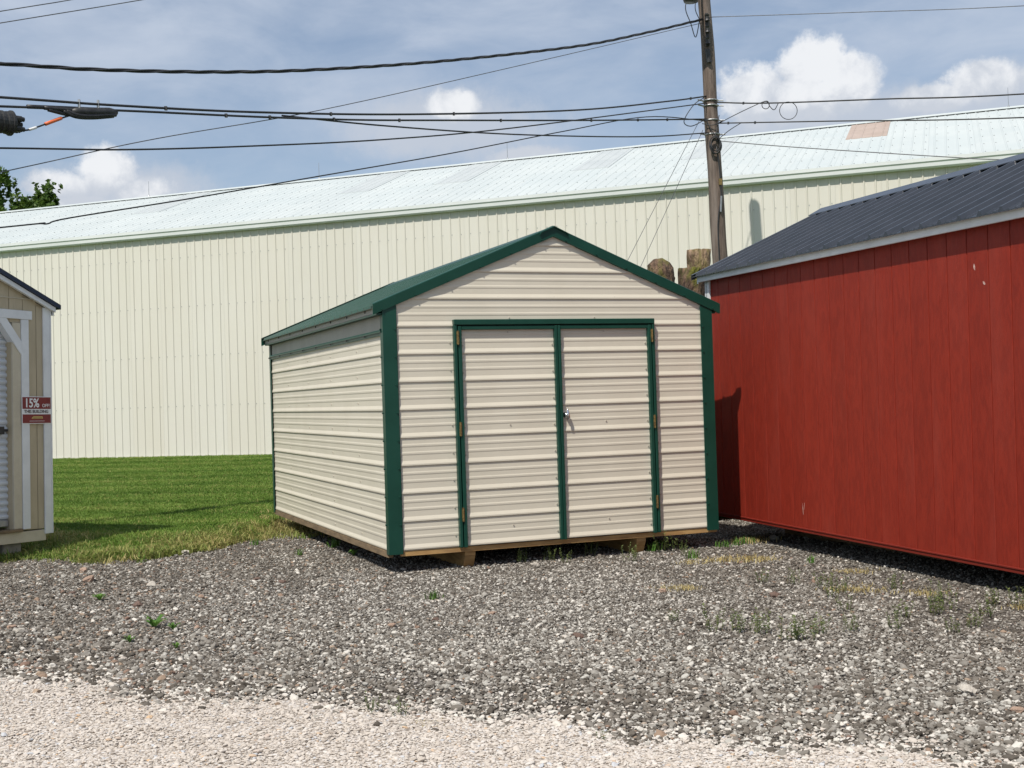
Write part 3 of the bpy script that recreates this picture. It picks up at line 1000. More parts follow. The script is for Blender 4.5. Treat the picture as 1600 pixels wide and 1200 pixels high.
# ------------------------------------------------------------------ tan shed with roll-up door
def make_tan():
    al = R(62)
    d = Vector((math.cos(al), math.sin(al), 0))
    inn = Vector((-math.sin(al), math.cos(al), 0))
    mtx = frame(Vector((-4.732, 12.5, 0.0)), d, inn, (0, 0, 1)) @ Matrix.Rotation(0.0165, 4, 'Y')
    ts = empty('garden_shed', mtx=mtx)
    tag(ts, 'tan wooden shed with navy roof, pale trim and roll-up door', 'shed')
    XR, XC = 0.05, -1.49
    XL = 2 * XC - XR
    DP = 4.9
    PT = 0.417
    ZE = 2.445                      # wall height under the roof at the corner

    def und(x):
        return ZE + PT * ((XR - x) if x > XC else (x - XL))
    DR0, DR1 = 2 * XC + 0.40, -0.40      # door opening
    zj = 2.50
    # lower siding boards either side of the opening and above the door
    bw = 0.163
    k = 0
    x = XR - 0.012
    edges = [x]
    x = -0.10
    while x > XL:
        edges.append(x)
        x -= bw
    edges.append(XL + 0.012)
    edges = edges[::-1]
    for a, b in zip(edges[:-1], edges[1:]):
        zt = min(zj, min(und(a), und(b)) - 0.005)
        segs = []
        if b <= DR0 or a >= DR1:
            segs.append((a, b, 0.215, zt))
        else:
            if a < DR0:
                segs.append((a, DR0, 0.215, 2.26))
            if b > DR1:
                segs.append((DR1, b, 0.215, 2.26))
            segs.append((a, b, 2.262, zt))
        for a_, b_, z0, z1 in segs:
            if b_ - a_ > 0.012 and z1 - z0 > 0.02:
                MB().bbox(a_ + 0.003, b_ - 0.003, -0.010, 0.0, z0, z1, 0.002).build('siding_board', 'tan_paint', ts)
        # gable boards above the flashing
        if zt >= zj - 1e-6:
            z0 = zj + 0.012
            q = [(a + 0.003, z0), (b - 0.003, z0)]
            if a < XC < b:
                q += [(b - 0.003, und(b) - 0.01), (XC, und(XC) - 0.01), (a + 0.003, und(a) - 0.01)]
            else:
                q += [(b - 0.003, und(b) - 0.01), (a + 0.003, und(a) - 0.01)]
            if min(z for _, z in q[2:]) > z0 + 0.01:
                MB().prism([(px, -0.010, pz) for px, pz in q], [(px, 0.0, pz) for px, pz in q]).build('siding_board', 'tan_paint', ts)
    MB().box(XL + 0.02, XR - 0.02, -0.018, 0.0, zj, zj + 0.010).build('joint_flashing', 'tan_light', ts)
    # solid walls behind
    for a, b in ((XL + 0.012, DR0), (DR1, XR - 0.012)):
        MB().box(a, b, 0.001, 0.09, 0.215, 2.26).build('front_wall', 'tan_paint', ts)
    q = [(XL + 0.012, 2.262), (XR - 0.012, 2.262), (XR - 0.012, und(XR) - 0.02), (XC, und(XC) - 0.02), (XL + 0.012, und(XL) - 0.02)]
    MB().prism([(x, 0.001, z) for x, z in q], [(x, 0.09, z) for x, z in q]).build('gable_wall', 'tan_paint', ts)
    for a, b in ((XL + 0.001, XL + 0.06), (XR - 0.06, XR - 0.001)):
        MB().box(a, b, 0.092, DP - 0.06, 0.215, und(XR) - 0.02).build('side_wall', 'tan_paint', ts)
    q = [(XL + 0.012, 0.215), (XR - 0.012, 0.215), (XR - 0.012, und(XR) - 0.02), (XC, und(XC) - 0.02), (XL + 0.012, und(XL) - 0.02)]
    MB().prism([(x, DP - 0.058, z) for x, z in q], [(x, DP, z) for x, z in q]).build('back_wall', 'tan_paint', ts)
    # corner boards
    for a, b in ((XR - 0.075, XR + 0.006), (XL - 0.006, XL + 0.075)):
        MB().bbox(a, b, -0.031, -0.0105, 0.16, ZE - 0.012, 0.003).build('corner_board', 'white_paint', ts)
    for a, b in ((XR + 0.007, XR + 0.026), (XL - 0.026, XL - 0.007)):
        MB().bbox(a, b, -0.031, 0.07, 0.16, ZE - 0.012, 0.003).build('corner_board', 'white_paint', ts)
    # door surround
    for a, b in ((-0.296, -0.206), (2 * XC + 0.206, 2 * XC + 0.296)):
        MB().bbox(a, b, -0.031, -0.0105, 0.225, 2.295, 0.003).build('door_trim', 'white_paint', ts)
    MB().bbox(2 * XC + 0.165, -0.165, -0.034, -0.0105, 2.297, 2.384, 0.003).build('door_head_trim', 'white_paint', ts)
    for s in (0, 1):
        def X(x):
            return x if s == 0 else 2 * XC - x
        q = [(-0.298, 1.94), (-0.298, 2.075), (-0.475, 2.296), (-0.585, 2.296)]
        MB().prism([(X(x), -0.034, z) for x, z in q], [(X(x), 0.05, z) for x, z in q]).build('door_brace', 'white_paint', ts)
        a, b = sorted((X(-0.398), X(-0.298)))
        MB().bbox(a, b, -0.022, 0.10, 0.235, 2.26, 0.003).build('inner_jamb', 'tan_light', ts)
    # roll-up door: rolled slats
    door = empty('roll_up_door')
    door.parent = ts
    p = 0.066
    sec = []
    z = 0.33
    while z < 2.24:
        sec += [(0.075, z), (0.060, z + 0.010), (0.055, z + 0.026), (0.060, z + 0.042), (0.075, z + 0.052)]
        z += p
    ring = sec + [(0.085, z), (0.085, 0.33)]
    MB().prism([(DR0 + 0.001, y, zz) for y, zz in ring], [(DR1 - 0.001, y, zz) for y, zz in ring]).build('door_curtain', 'door_steel', door, False)
    MB().bbox(DR0 + 0.002, DR1 - 0.008, 0.045, 0.085, 0.262, 0.328, 0.006).build('bottom_bar', 'galvanised', door)
    lm = MB().bbox(DR1 - 0.18, DR1 - 0.012, 0.035, 0.058, 1.19, 1.215, 0.003)
    lm.bbox(DR1 - 0.12, DR1 - 0.06, 0.025, 0.06, 1.165, 1.24, 0.004)
    lm.build('latch', 'dark_steel', door)
    # sill, skirt, blocks
    MB().bbox(DR0, DR1 + 0.09, -0.045, 0.09, 0.205, 0.232, 0.003).build('door_sill', 'old_lumber', ts)
    MB().bbox(XL + 0.03, XR - 0.055, -0.012, 0.03, 0.095, 0.203, 0.003).build('skirt_board', 'tan_light', ts)
    MB().box(XR - 0.10, XR - 0.06, 0.032, DP - 0.05, 0.095, 0.21).build('skirt_board', 'tan_light', ts)
    MB().box(XL + 0.06, XL + 0.10, 0.032, DP - 0.05, 0.095, 0.21).build('skirt_board', 'tan_light', ts)
    for x in (-0.25, XC, XL + 0.3):
        for y in (0.16, DP - 0.4):
            MB().bbox(x - 0.2, x + 0.02, y - 0.08, y + 0.14, -0.07, 0.094, 0.008).build('support_block', 'concrete', ts)
    # roof
    OH = 0.10
    for s in (0, 1):
        A, B = [], []
        rp = rib_profile(DP + 0.18, rib=0.2286, h=0.02)
        for u, hh in rp + [(DP + 0.18, -0.045), (0, -0.045)]:
            xe = XR + OH
            A.append((xe if s == 0 else 2 * XC - xe, u - 0.09, und(xe) + 0.062 + hh))
            B.append((XC, u - 0.09, und(XC) + 0.062 + hh))
        MB().prism(A, B).build('roof_slope', 'navy_steel', ts)
        xe = XR + OH - 0.05
        q = [(xe, und(xe) - 0.035), (xe, und(xe) + 0.012), (XC, und(XC) + 0.012), (XC, und(XC) - 0.035)]
        if s:
            q = [(2 * XC - x, z) for x, z in q]
        MB().prism([(x, -0.07, z) for x, z in q], [(x, -0.035, z) for x, z in q]).build('rake_board', 'white_paint', ts)
        a, b = (XR + 0.045, XR + 0.062) if s == 0 else (2 * XC - XR - 0.062, 2 * XC - XR - 0.045)
        MB().box(a, b, -0.03, DP, und(XR + 0.06) - 0.06, und(XR + 0.06) + 0.005).build('fascia_board', 'white_paint', ts)
    MB().prism([(XC - 0.15, -0.1, und(XC) + 0.035), (XC, -0.1, und(XC) + 0.095), (XC + 0.15, -0.1, und(XC) + 0.035), (XC, -0.1, und(XC) + 0.088)],
               [(XC - 0.15, DP + 0.1, und(XC) + 0.035), (XC, DP + 0.1, und(XC) + 0.095), (XC + 0.15, DP + 0.1, und(XC) + 0.035), (XC, DP + 0.1, und(XC) + 0.088)]).build('ridge_cap', 'navy_steel', ts)
    # the sale sign fixed over the trim boards
    sg = empty('sale_sign', mtx=mtx @ Matrix.Translation((-0.305, -0.036, 1.262)))
    tag(sg, 'red and white discount sign fixed across the trim of the tan shed', 'sign')
    SW, SHH = 0.362, 0.272
    MB().bbox(0, SW, 0, 0.004, 0, SHH, 0.001).build('sign_board', 'sign_white', sg)
    MB().box(0.007, SW - 0.007, -0.0015, 0.0005, 0.148, SHH - 0.007).build('sign_field', 'sign_red', sg)
    MB().box(0.007, SW - 0.007, -0.0015, 0.0005, 0.007, 0.094).build('sign_field', 'sign_red', sg)

    def text(s, x, z, size, m, name='lettering', sx=1.0, bold=0.0):
        cu = bpy.data.curves.new('text', 'FONT')
        cu.body = s
        cu.size = size
        cu.extrude = 0.0004
        cu.offset = bold
        to = bpy.data.objects.new('text', cu)
        COL.objects.link(to)
        dg = bpy.context.evaluated_depsgraph_get()
        me = bpy.data.meshes.new_from_object(to.evaluated_get(dg))
        bpy.data.objects.remove(to)
        me.transform(Matrix.Translation((x, -0.0024, z)) @ Matrix.Rotation(R(90), 4, 'X') @ Matrix.Diagonal((sx, 1, 1, 1)))
        me.materials.clear()
        me.materials.append(MATS[m])
        return obj(name, me, sg)
    text('15%', 0.030, 0.166, 0.122, 'sign_white', sx=0.88, bold=0.0028)
    text('OFF!', 0.246, 0.166, 0.047, 'sign_white', bold=0.0004)
    text('THIS BUILDING', 0.026, 0.108, 0.0435, 'sign_ink', sx=1.0, bold=0.0008)
    q = [(0.115, 0.052), (0.125, 0.066), (0.14, 0.074), (0.25, 0.074), (0.255, 0.05), (0.14, 0.05)]
    MB().prism([(x, -0.0024, z) for x, z in q], [(x, -0.0014, z) for x, z in q]).build('emblem', 'sign_gold', sg)
    MB().box(0.135, 0.245, -0.003, -0.002, 0.055, 0.060).build('emblem_bar', 'sign_ink', sg)
    MB().box(0.09, 0.275, -0.0024, -0.0014, 0.026, 0.029).build('fine_print', 'sign_white', sg)
    return ts


make_tan()


# ------------------------------------------------------------------ utility pole and lines
def make_pole():
    base = Vector((4.16, 23.6, float(hgt(4.16, 23.6)) - 0.05))
    top = Vector((3.885, 23.6, 9.42))
    ax = (top - base).normalized()
    po = empty('utility_pole', base)
    tag(po, 'weathered grey brown wooden utility pole leaning beside the warehouse', 'utility pole')
    L = (top - base).length
    pts, rr = [], []
    for i in range(40):
        t = i / 39
        w = 0.012 * math.sin(t * 9) + 0.008 * math.sin(t * 23 + 1)
        pts.append(ax * (L * t) + Vector((w, w * 0.5, 0)))
        rr.append((0.172 - 0.058 * t) * (1 + 0.02 * math.sin(t * 40)))
    MB().tube(pts, rr, 18).build('post', 'pole_wood', po, True)

    def on(z, dx=0, dy=0):
        """local point on the pole's axis at world height z"""
        p = ax * ((z - base.z) / ax.z)
        return p + Vector((dx, dy, 0))
    # spool rack facing the camera
    m = MB()
    p = on(8.32, -0.0, -0.14)
    m.box(p.x - 0.03, p.x + 0.03, p.y - 0.02, p.y + 0.05, p.z - 0.30, p.z + 0.32)
    for dz in (-0.22, 0.0, 0.22):
        m.tube([p + Vector((0, -0.05, dz - 0.055)), p + Vector((0, -0.05, dz - 0.02)), p + Vector((0, -0.05, dz + 0.02)), p + Vector((0, -0.05, dz + 0.055))], [0.05, 0.032, 0.032, 0.05], 10)
    m.build('spool_rack', 'dark_steel', po)
    m = MB().tube([on(7.95, -0.02, -0.15), on(7.7, -0.0, -0.15)], 0.045, 8)
    m.build('connector', 'dark_steel', po)
    # bands
    for z in (7.0, 6.62, 6.35, 6.9):
        c = on(z)
        ring = [c + Vector((math.cos(a), math.sin(a), 0)) * 0.142 for a in np.linspace(0, 2 * math.pi, 19)]
        MB().tube(ring, 0.014, 6, False).build('band', 'galvanised', po)
        b = MB().tube([c + Vector((-0.14, -0.03, 0)), c + Vector((-0.25, -0.06, 0.02))], 0.014, 6)
        b.tube([c + Vector((0.14, -0.03, 0)), c + Vector((0.24, -0.05, -0.01))], 0.014, 6)
        b.build('bolt', 'galvanised', po)
    # coil of slack cable
    m = MB()
    for k in range(5):
        c = on(6.08 + 0.012 * k, 0.01 * (k % 3), -0.18 - 0.012 * k)
        rr_ = 0.085 + 0.008 * (k % 4)
        m.tube([c + Vector((math.cos(a) * rr_, 0.01 * math.sin(3 * a), math.sin(a) * rr_ * 1.5)) for a in np.linspace(0, 2 * math.pi, 21)], 0.011, 6, False)
    m.build('slack_coil', 'cable', po, True)
    # riser running down the pole and a clamp
    m = MB().tube(spline([on(6.1, 0.03, -0.16), on(5.6, 0.06, -0.165), on(5.1, 0.05, -0.165), on(4.6, -0.04, -0.17), on(3.5, -0.06, -0.175), on(2.0, -0.07, -0.18), on(0.4, -0.07, -0.185)], 5), 0.012, 6)
    m.build('riser_wire', 'cable', po, True)
    m = MB().box(-0.03, 0.03, -0.02, 0.02, -0.06, 0.06)
    o = m.build('ground_clamp', 'brass', po)
    o.location = on(5.42, 0.06, -0.17)
    m = MB().tube([on(5.15, 0.06, -0.175), on(4.85, 0.03, -0.175)], 0.018, 6)
    m.build('wire_guard', 'galvanised', po)
    # jumpers hanging near the top
    for q in ([on(9.2, -0.15, -0.1), on(8.8, -0.38, -0.15), on(8.45, -0.3, -0.15), on(8.2, -0.22, -0.12), on(8.55, -0.12, -0.12)],
              [on(9.1, -0.12, -0.12), on(8.75, -0.2, -0.15), on(8.5, -0.12, -0.14)],
              [on(7.05, -0.13, -0.1), on(6.9, -0.35, -0.12), on(6.6, -0.55, -0.14), on(6.5, -0.42, -0.14), on(6.62, -0.15, -0.1)],
              [on(6.65, -0.13, -0.12), on(6.4, -0.05, -0.19), on(6.25, 0.05, -0.19)],
              [on(6.7, 0.13, -0.1), on(6.3, 0.02, -0.19), on(6.15, -0.06, -0.19)],
              [on(6.55, -0.2, -0.1), on(6.5, 0.0, -0.19), on(6.6, 0.2, -0.12)]):
        MB().tube(spline(q, 6), 0.009, 6).build('jumper_wire', 'cable', po, True)
    # street lamp on a short arm
    a0 = on(9.14, -0.05, -0.1)
    ad = Vector((-0.3, -0.55, 0))
    MB().tube(spline([a0, a0 + ad * 0.4 + Vector((0, 0, 0.10)), a0 + ad * 0.85 + Vector((0, 0, 0.08)), a0 + ad * 0.95 + Vector((0, 0, -0.05))], 5), 0.024, 8).build('lamp_arm', 'galvanised', po, True)
    c = a0 + ad * 0.95 + Vector((0, 0, -0.38))
    m = MB().tube([c + Vector((0, 0, -0.05)), c + Vector((0, 0, 0)), c + Vector((0, 0, 0.06)), c + Vector((0, 0, 0.12)), c + Vector((0, 0, 0.32))], [0.13, 0.15, 0.12, 0.07, 0.05], 14)
    m.build('lamp_head', 'dark_steel', po, True)
    return po


make_pole()


def cable(name, pts, r, label, m='cable', n=8, cat='cable', group=None, lashing=None):
    o = MB().tube(spline(pts, n), r, 6).build(name, m, None, True)
    tag(o, label, cat, group)
    if lashing:
        sp = spline(pts, n)
        mm = MB()
        for i in lashing:
            p = sp[int(i * (len(sp) - 1))]
            mm.box(p.x - 0.016, p.x + 0.016, p.y - 0.018, p.y + 0.018, p.z - 0.024, p.z + 0.022)
        mm.build('cable_clamp', 'dark_steel', o)
    return o


def ext(pts, dist):
    """carry the line on beyond its first point at the same slope"""
    a, b = Vector(pts[0]), Vector(pts[1])
    return [tuple(a + (a - b).normalized() * dist)] + list(pts)


c1 = ext([(-5.48, 13.51, 5.21), (-4.71, 14.35, 5.35), (-3.58, 15.58, 5.62), (-2.47, 16.8, 5.95), (-0.81, 18.62, 6.53), (1.26, 20.88, 7.34), (2.5, 22.24, 7.92), (3.84, 23.5, 8.54)], 5)
sp = spline(c1, 40)
tw = []
acc = 0.0
root = empty('service_cable', sp[0])
tag(root, 'thick twisted black service cable sagging from the pole top', 'cable')
for s in range(3):
    pts = []
    acc = 0
    for i, p in enumerate(sp):
        if i:
            acc += (p - sp[i - 1]).length
        t = (sp[min(i + 1, len(sp) - 1)] - sp[max(i - 1, 0)]).normalized()
        nx = t.cross(Vector((0, 0, 1))).normalized()
        ny = nx.cross(t)
        a = acc * 2 * math.pi / 1.25 + s * 2 * math.pi / 3
        pts.append(p - sp[0] + (nx * math.cos(a) + ny * math.sin(a)) * 0.013)
    MB().tube(pts, 0.0125, 5).build('strand', 'cable', root, True)
cable('guide_wire', ext([(-5.43, 13.57, 4.05), (-4.22, 14.89, 4.64), (-2.49, 16.78, 5.39), (0.16, 19.68, 6.69), (3.84, 23.52, 8.48)], 5), 0.0065, 'thin grey wire rising straight across the other lines to the pole top', 'cable_grey')
cable('phone_cable', ext([(-5.49, 13.5, 4.84), (-4.55, 14.52, 4.97), (-3.2, 16.0, 5.2), (-1.36, 18.01, 5.59), (1.23, 20.84, 6.25), (3.06, 22.85, 6.84), (3.88, 23.53, 7.08)], 5), 0.0155, 'heavy black communication cable, upper one carrying the splice bundle', lashing=(0.35, 0.5, 0.62, 0.93))
cable('phone_cable', ext([(-5.49, 13.5, 4.74), (-4.44, 14.64, 4.93), (-3.2, 16.0, 5.14), (-2.03, 17.28, 5.36), (-0.83, 18.59, 5.62), (1.5, 21.15, 6.14), (3.9, 23.53, 6.64)], 5), 0.0145, 'black communication cable with small clamps just below the heavy one', lashing=(0.4, 0.46, 0.55, 0.66, 0.78, 0.86, 0.92, 0.96))
cable('drop_cable', [(-2.92, 16.31, 5.22), (-1.71, 17.64, 5.35), (0.13, 19.64, 5.61), (2.43, 22.16, 6.05), (3.92, 23.53, 6.38)], 0.012, 'black cable branching off the bundle and sagging to the pole coil')
cable('drop_cable', ext([(-5.5, 13.49, 4.28), (-4.45, 14.64, 4.47), (-3.21, 15.99, 4.76), (-1.71, 17.63, 5.15), (0.13, 19.64, 5.71), (3.9, 23.53, 6.95)], 5), 0.0115, 'single black line passing below the splice bundle to the pole')
cable('drop_cable', ext([(-5.51, 13.48, 3.41), (-5.22, 13.8, 3.49), (-5.14, 13.88, 3.5), (-4.96, 14.08, 3.59), (-3.87, 15.27, 3.98), (-2.51, 16.76, 4.49), (-0.85, 18.57, 5.11), (0.99, 20.58, 5.84), (2.58, 22.32, 6.44), (3.9, 23.52, 6.6)], 5), 0.0095, 'lowest black line, crossing in front of the white roof up to the pole')
cable('overhead_wire', ext([(-5.47, 13.52, 5.79), (-4.91, 14.13, 6.1), (-3.81, 15.33, 6.74), (-1.0, 18.4, 8.35)], 5), 0.006, 'thin wire climbing out of the sky above the twisted cable, upper of two', 'cable_grey')
cable('overhead_wire', ext([(-5.48, 13.52, 5.66), (-4.3, 14.8, 6.3), (-3.02, 16.2, 7.02), (-0.4, 19.05, 8.5)], 5), 0.006, 'thin wire climbing out of the sky above the twisted cable, lower of two', 'cable_grey')
for pts, r_, lab, m_, lash in (
        ([(4.0, 23.5, 6.95), (4.98, 23.24, 6.84), (6.97, 22.67, 6.71), (9.27, 22.0, 6.56), (15, 20.3, 6.4)], 0.014, 'black cable leaving the pole over the red shed with hanging slack loops', 'cable', (0.16,)),
        ([(4.0, 23.5, 6.55), (6.08, 22.92, 6.39), (9.25, 22.0, 6.14), (15, 20.3, 5.9)], 0.0125, 'black cable leaving the pole and skimming the warehouse ridge over the tan roof patch', 'cable', (0.03, 0.08, 0.14)),
        ([(4.0, 23.5, 6.22), (5.4, 23.12, 5.97), (7.99, 22.37, 5.55), (9.12, 22.04, 5.39), (14, 20.6, 4.8)], 0.009, 'thin grey line falling from the pole across the white roof to the red shed', 'cable_grey', None),
        ([(3.95, 23.5, 8.58), (6.7, 22.75, 8.35), (9.32, 21.98, 8.13), (15, 20.3, 7.8)], 0.007, 'thin top wire leaving the pole above the white cloud', 'cable_grey', None)):
    cable('line_cable', pts, r_, lab, m_, lashing=lash)
for a, b, lab in (((3.72, 23.55, 6.61), (2.29, 23.6, 4.03), 'thin guy wire slanting down from the pole, upper of two'),
                  ((3.78, 23.5, 6.43), (2.53, 23.6, 3.9), 'thin guy wire slanting down from the pole, lower of two')):
    a, b = Vector(a), Vector(b)
    zg = float(hgt(0.5, 23.6))
    e = a + (b - a) * ((a.z - zg) / (a.z - b.z))
    tag(MB().tube([a, e], 0.0055, 5).build('guy_wire', 'cable_grey'), lab, 'guy wire')
# slack loops right of the pole
lp = MB()
c = Vector((4.93, 23.23, 6.80))
lp.tube([c + Vector((0.07 * math.cos(a), 0, 0.07 * math.sin(a))) for a in np.linspace(0, 6.4, 20)], 0.008, 5)
c = Vector((5.33, 23.13, 6.66))
lp.tube([c + Vector((0.165 * math.cos(a), 0, 0.165 * math.sin(a))) for a in np.linspace(-0.0, 6.28, 30)], 0.007, 5, False)
lp.tube(spline([(4.0, 23.5, 6.5), (4.35, 23.4, 6.66), (4.7, 23.3, 6.8), (4.95, 23.24, 6.88), (5.0, 23.22, 6.78), (5.08, 23.2, 6.7), (5.16, 23.18, 6.82)], 6), 0.008, 5)
lp.tube(spline([(4.02, 23.5, 6.2), (4.25, 23.43, 6.38), (4.5, 23.36, 6.52)], 6), 0.008, 5)
tag(lp.build('slack_loop', 'cable', None, True), 'round loops of slack wire hanging beside the pole', 'cable')
# splice bundle (slack storage) and closure at the left
shoe = empty('splice_bundle', (-4.78, 14.27, 4.84))
tag(shoe, 'black bundle of coiled cable and splice case hanging under the lines', 'splice case')
dirv = Vector((0.673, 0.74, 0.14)).normalized()
for k, (oz, oy, l0, l1) in enumerate(((0.02, 0.0, -0.55, 0.33), (-0.03, 0.02, -0.5, 0.34), (-0.06, -0.02, -0.32, 0.32), (0.045, 0.02, -0.75, 0.26), (-0.045, -0.035, -0.28, 0.35))):
    pts = [dirv * l0 + Vector((0, 0, oz * 0.4 + 0.03)), dirv * (l0 * 0.5) + Vector((0, oy, oz)), dirv * 0.05 + Vector((0, oy, oz - 0.01)), dirv * l1 + Vector((0, oy, oz * 0.8))]
    MB().tube(spline(pts, 5), 0.024, 8).build('coiled_cable', 'cable', shoe, True)
MB().tube([dirv * -0.22, dirv * -0.15, dirv * 0.28, dirv * 0.36], [0.03, 0.05, 0.05, 0.03], 10).build('splice_case', 'dark_steel', shoe, True)
for t_ in (-0.12, 0.12):
    p = dirv * t_
    MB().box(p.x - 0.012, p.x + 0.012, p.y - 0.012, p.y + 0.012, p.z + 0.02, p.z + 0.14).build('hanger', 'galvanised', shoe)
clo = empty('cable_closure', (-5.46, 13.53, 4.57))
tag(clo, 'black ribbed cylindrical cable closure with stubby ports beside the splice bundle', 'closure')
dv = Vector((0.673, 0.74, 0.0)).normalized()
zz = [-0.5, -0.12, -0.115, -0.09, -0.085, -0.06, -0.055, -0.03, -0.025, 0.0, 0.005, 0.05, 0.055, 0.075, 0.08, 0.10]
r2 = [0.115, 0.115, 0.125, 0.125, 0.115, 0.115, 0.125, 0.125, 0.115, 0.115, 0.125, 0.128, 0.14, 0.14, 0.115, 0.11]
MB().tube([dv * z for z in zz], r2, 20).build('closure_body', 'dark_steel', clo)
MB().tube([dv * -0.6, dv * -0.13], 0.122, 20).build('closure_dome', 'galvanised', clo)
for a, b in ((-0.055, 0.06), (0.05, 0.05), (-0.05, -0.055), (0.05, -0.06), (0.0, 0.0)):
    s = Vector((0.74, -0.673, 0)) * a + Vector((0, 0, b))
    MB().tube([dv * 0.09 + s, dv * 0.17 + s, dv * 0.175 + s, dv * 0.2 + s], [0.034, 0.034, 0.026, 0.026], 10).build('cable_port', 'dark_steel', clo)
p0 = Vector((-5.46, 13.53, 4.57)) + dv * 0.19 + Vector((0, 0, -0.058))
fp = spline([p0, p0 + Vector((0.05, 0.055, 0.012)), p0 + Vector((0.14, 0.15, 0.07)), p0 + Vector((0.30, 0.33, 0.19)), p0 + Vector((0.42, 0.46, 0.27))], 6)
fb = empty('fibre_tail', p0)
tag(fb, 'thin tail cable with orange and white tags joining closure to bundle', 'cable')
MB().tube([p - p0 for p in fp], 0.011, 6).build('tail_cable', 'cable', fb, True)
MB().tube([p - p0 for p in fp[14:20]], 0.020, 8).build('orange_marker', 'orange_tag', fb, True)
MB().tube([p - p0 for p in fp[7:12]], 0.015, 8).build('white_marker', 'white_tag', fb, True)


# ------------------------------------------------------------------ log pile between the sheds
def log_mesh(r, L, seed, m, dome=0.0):
    """lumpy log standing along +z from 0 to L; bark and cut ends as one mesh"""
    rnd = random.Random(seed)
    n, rows = 26, 14
    vs, fs = [], []
    ph = rnd.uniform(0, 9)
    for i in range(rows + 1):
        z = L * i / rows
        for k in range(n):
            a = 2 * math.pi * k / n
            rr = r * (1 + 0.10 * math.sin(2 * a + ph) + 0.34 * noise.noise(Vector((math.cos(a) * 1.6, math.sin(a) * 1.6, z * 3 / max(r * 6, 0.5) + seed * 3.1))))
            rr *= 1 + 0.22 * noise.noise(Vector((math.cos(a) * 5, math.sin(a) * 5, z * 9 + seed)))
            dz = 0.05 * r * noise.noise(Vector((k * 0.9, seed, 1))) if i in (0, rows) else 0
            if dome and z > L - dome:
                rr *= math.sqrt(max(0.12, 1 - ((z - L + dome) / dome) ** 2))
            vs.append((rr * math.cos(a), rr * math.sin(a), z + dz))
    for i in range(rows):
        for k in range(n):
            k2 = (k + 1) % n
            fs.append((i * n + k, i * n + k2, (i + 1) * n + k2, (i + 1) * n + k))
    me = bpy.data.meshes.new('log')
    c0, c1_ = len(vs), len(vs) + 1
    vs += [(0, 0, 0), (0, 0, L - 0.01)]
    nb = len(fs)
    for k in range(n):
        k2 = (k + 1) % n
        fs.append((k2, k, c0))
        fs.append((rows * n + k, rows * n + k2, c1_))
    me.from_pydata(vs, [], fs)
    me.materials.append(MATS[m])
    me.materials.append(MATS['log_end'])
    for i, p in enumerate(me.polygons):
        p.material_index = 1 if i >= nb else 0
        p.use_smooth = i < nb
    return me


def place_log(r, L, seed, loc, rot, label, m='log_bark', group=None, dome=0.0):
    o = obj('log', log_mesh(r, L, seed, m, dome))
    o.location = loc
    o.rotation_euler = rot
    tag(o, label, 'log', group)
    return o


zb = float(hgt(2.2, 14.6))
seed = 20
rr = 0.30
for row, cnt in enumerate((5, 4, 3, 2)):
    for k in range(cnt):
        seed += 1
        x = 2.12 + (k - (cnt - 1) / 2) * rr * 2.06
        z = zb + rr * 0.93 + row * rr * 1.72
        place_log(rr, 1.5 + 0.2 * ((seed * 7) % 3), seed, (x, 13.75 + 0.05 * ((seed * 5) % 4), z), (R(-90), 0, R(((seed * 13) % 9) - 4)),
                  'thick mossy log lying in the pile behind the cream shed', group='logs lying in the pile')
ztop = zb + rr * 1.93 + 3 * rr * 1.72 - 0.10
place_log(0.13, 2.93 - ztop, 3, (1.80, 14.25, ztop), (R(3), R(-5), 0), 'rounded mossy grey log end standing above the green rake trim', dome=0.12)
place_log(0.15, 2.80 - ztop, 5, (2.07, 14.2, ztop), (R(2), R(1), 0.6), 'squat mossy stump round between the rounded log and tall stump')
place_log(0.14, 3.06 - ztop, 8, (2.275, 14.62, ztop), (R(0), R(-2), 0.9), 'tall reddish brown stump round standing in front of the utility pole', 'log_pale')
place_log(0.10, 0.62, 9, (2.30, 14.28, ztop - 0.03), (R(0), R(6), 0.2), 'narrow split log squeezed against the white corner board', 'log_pale')


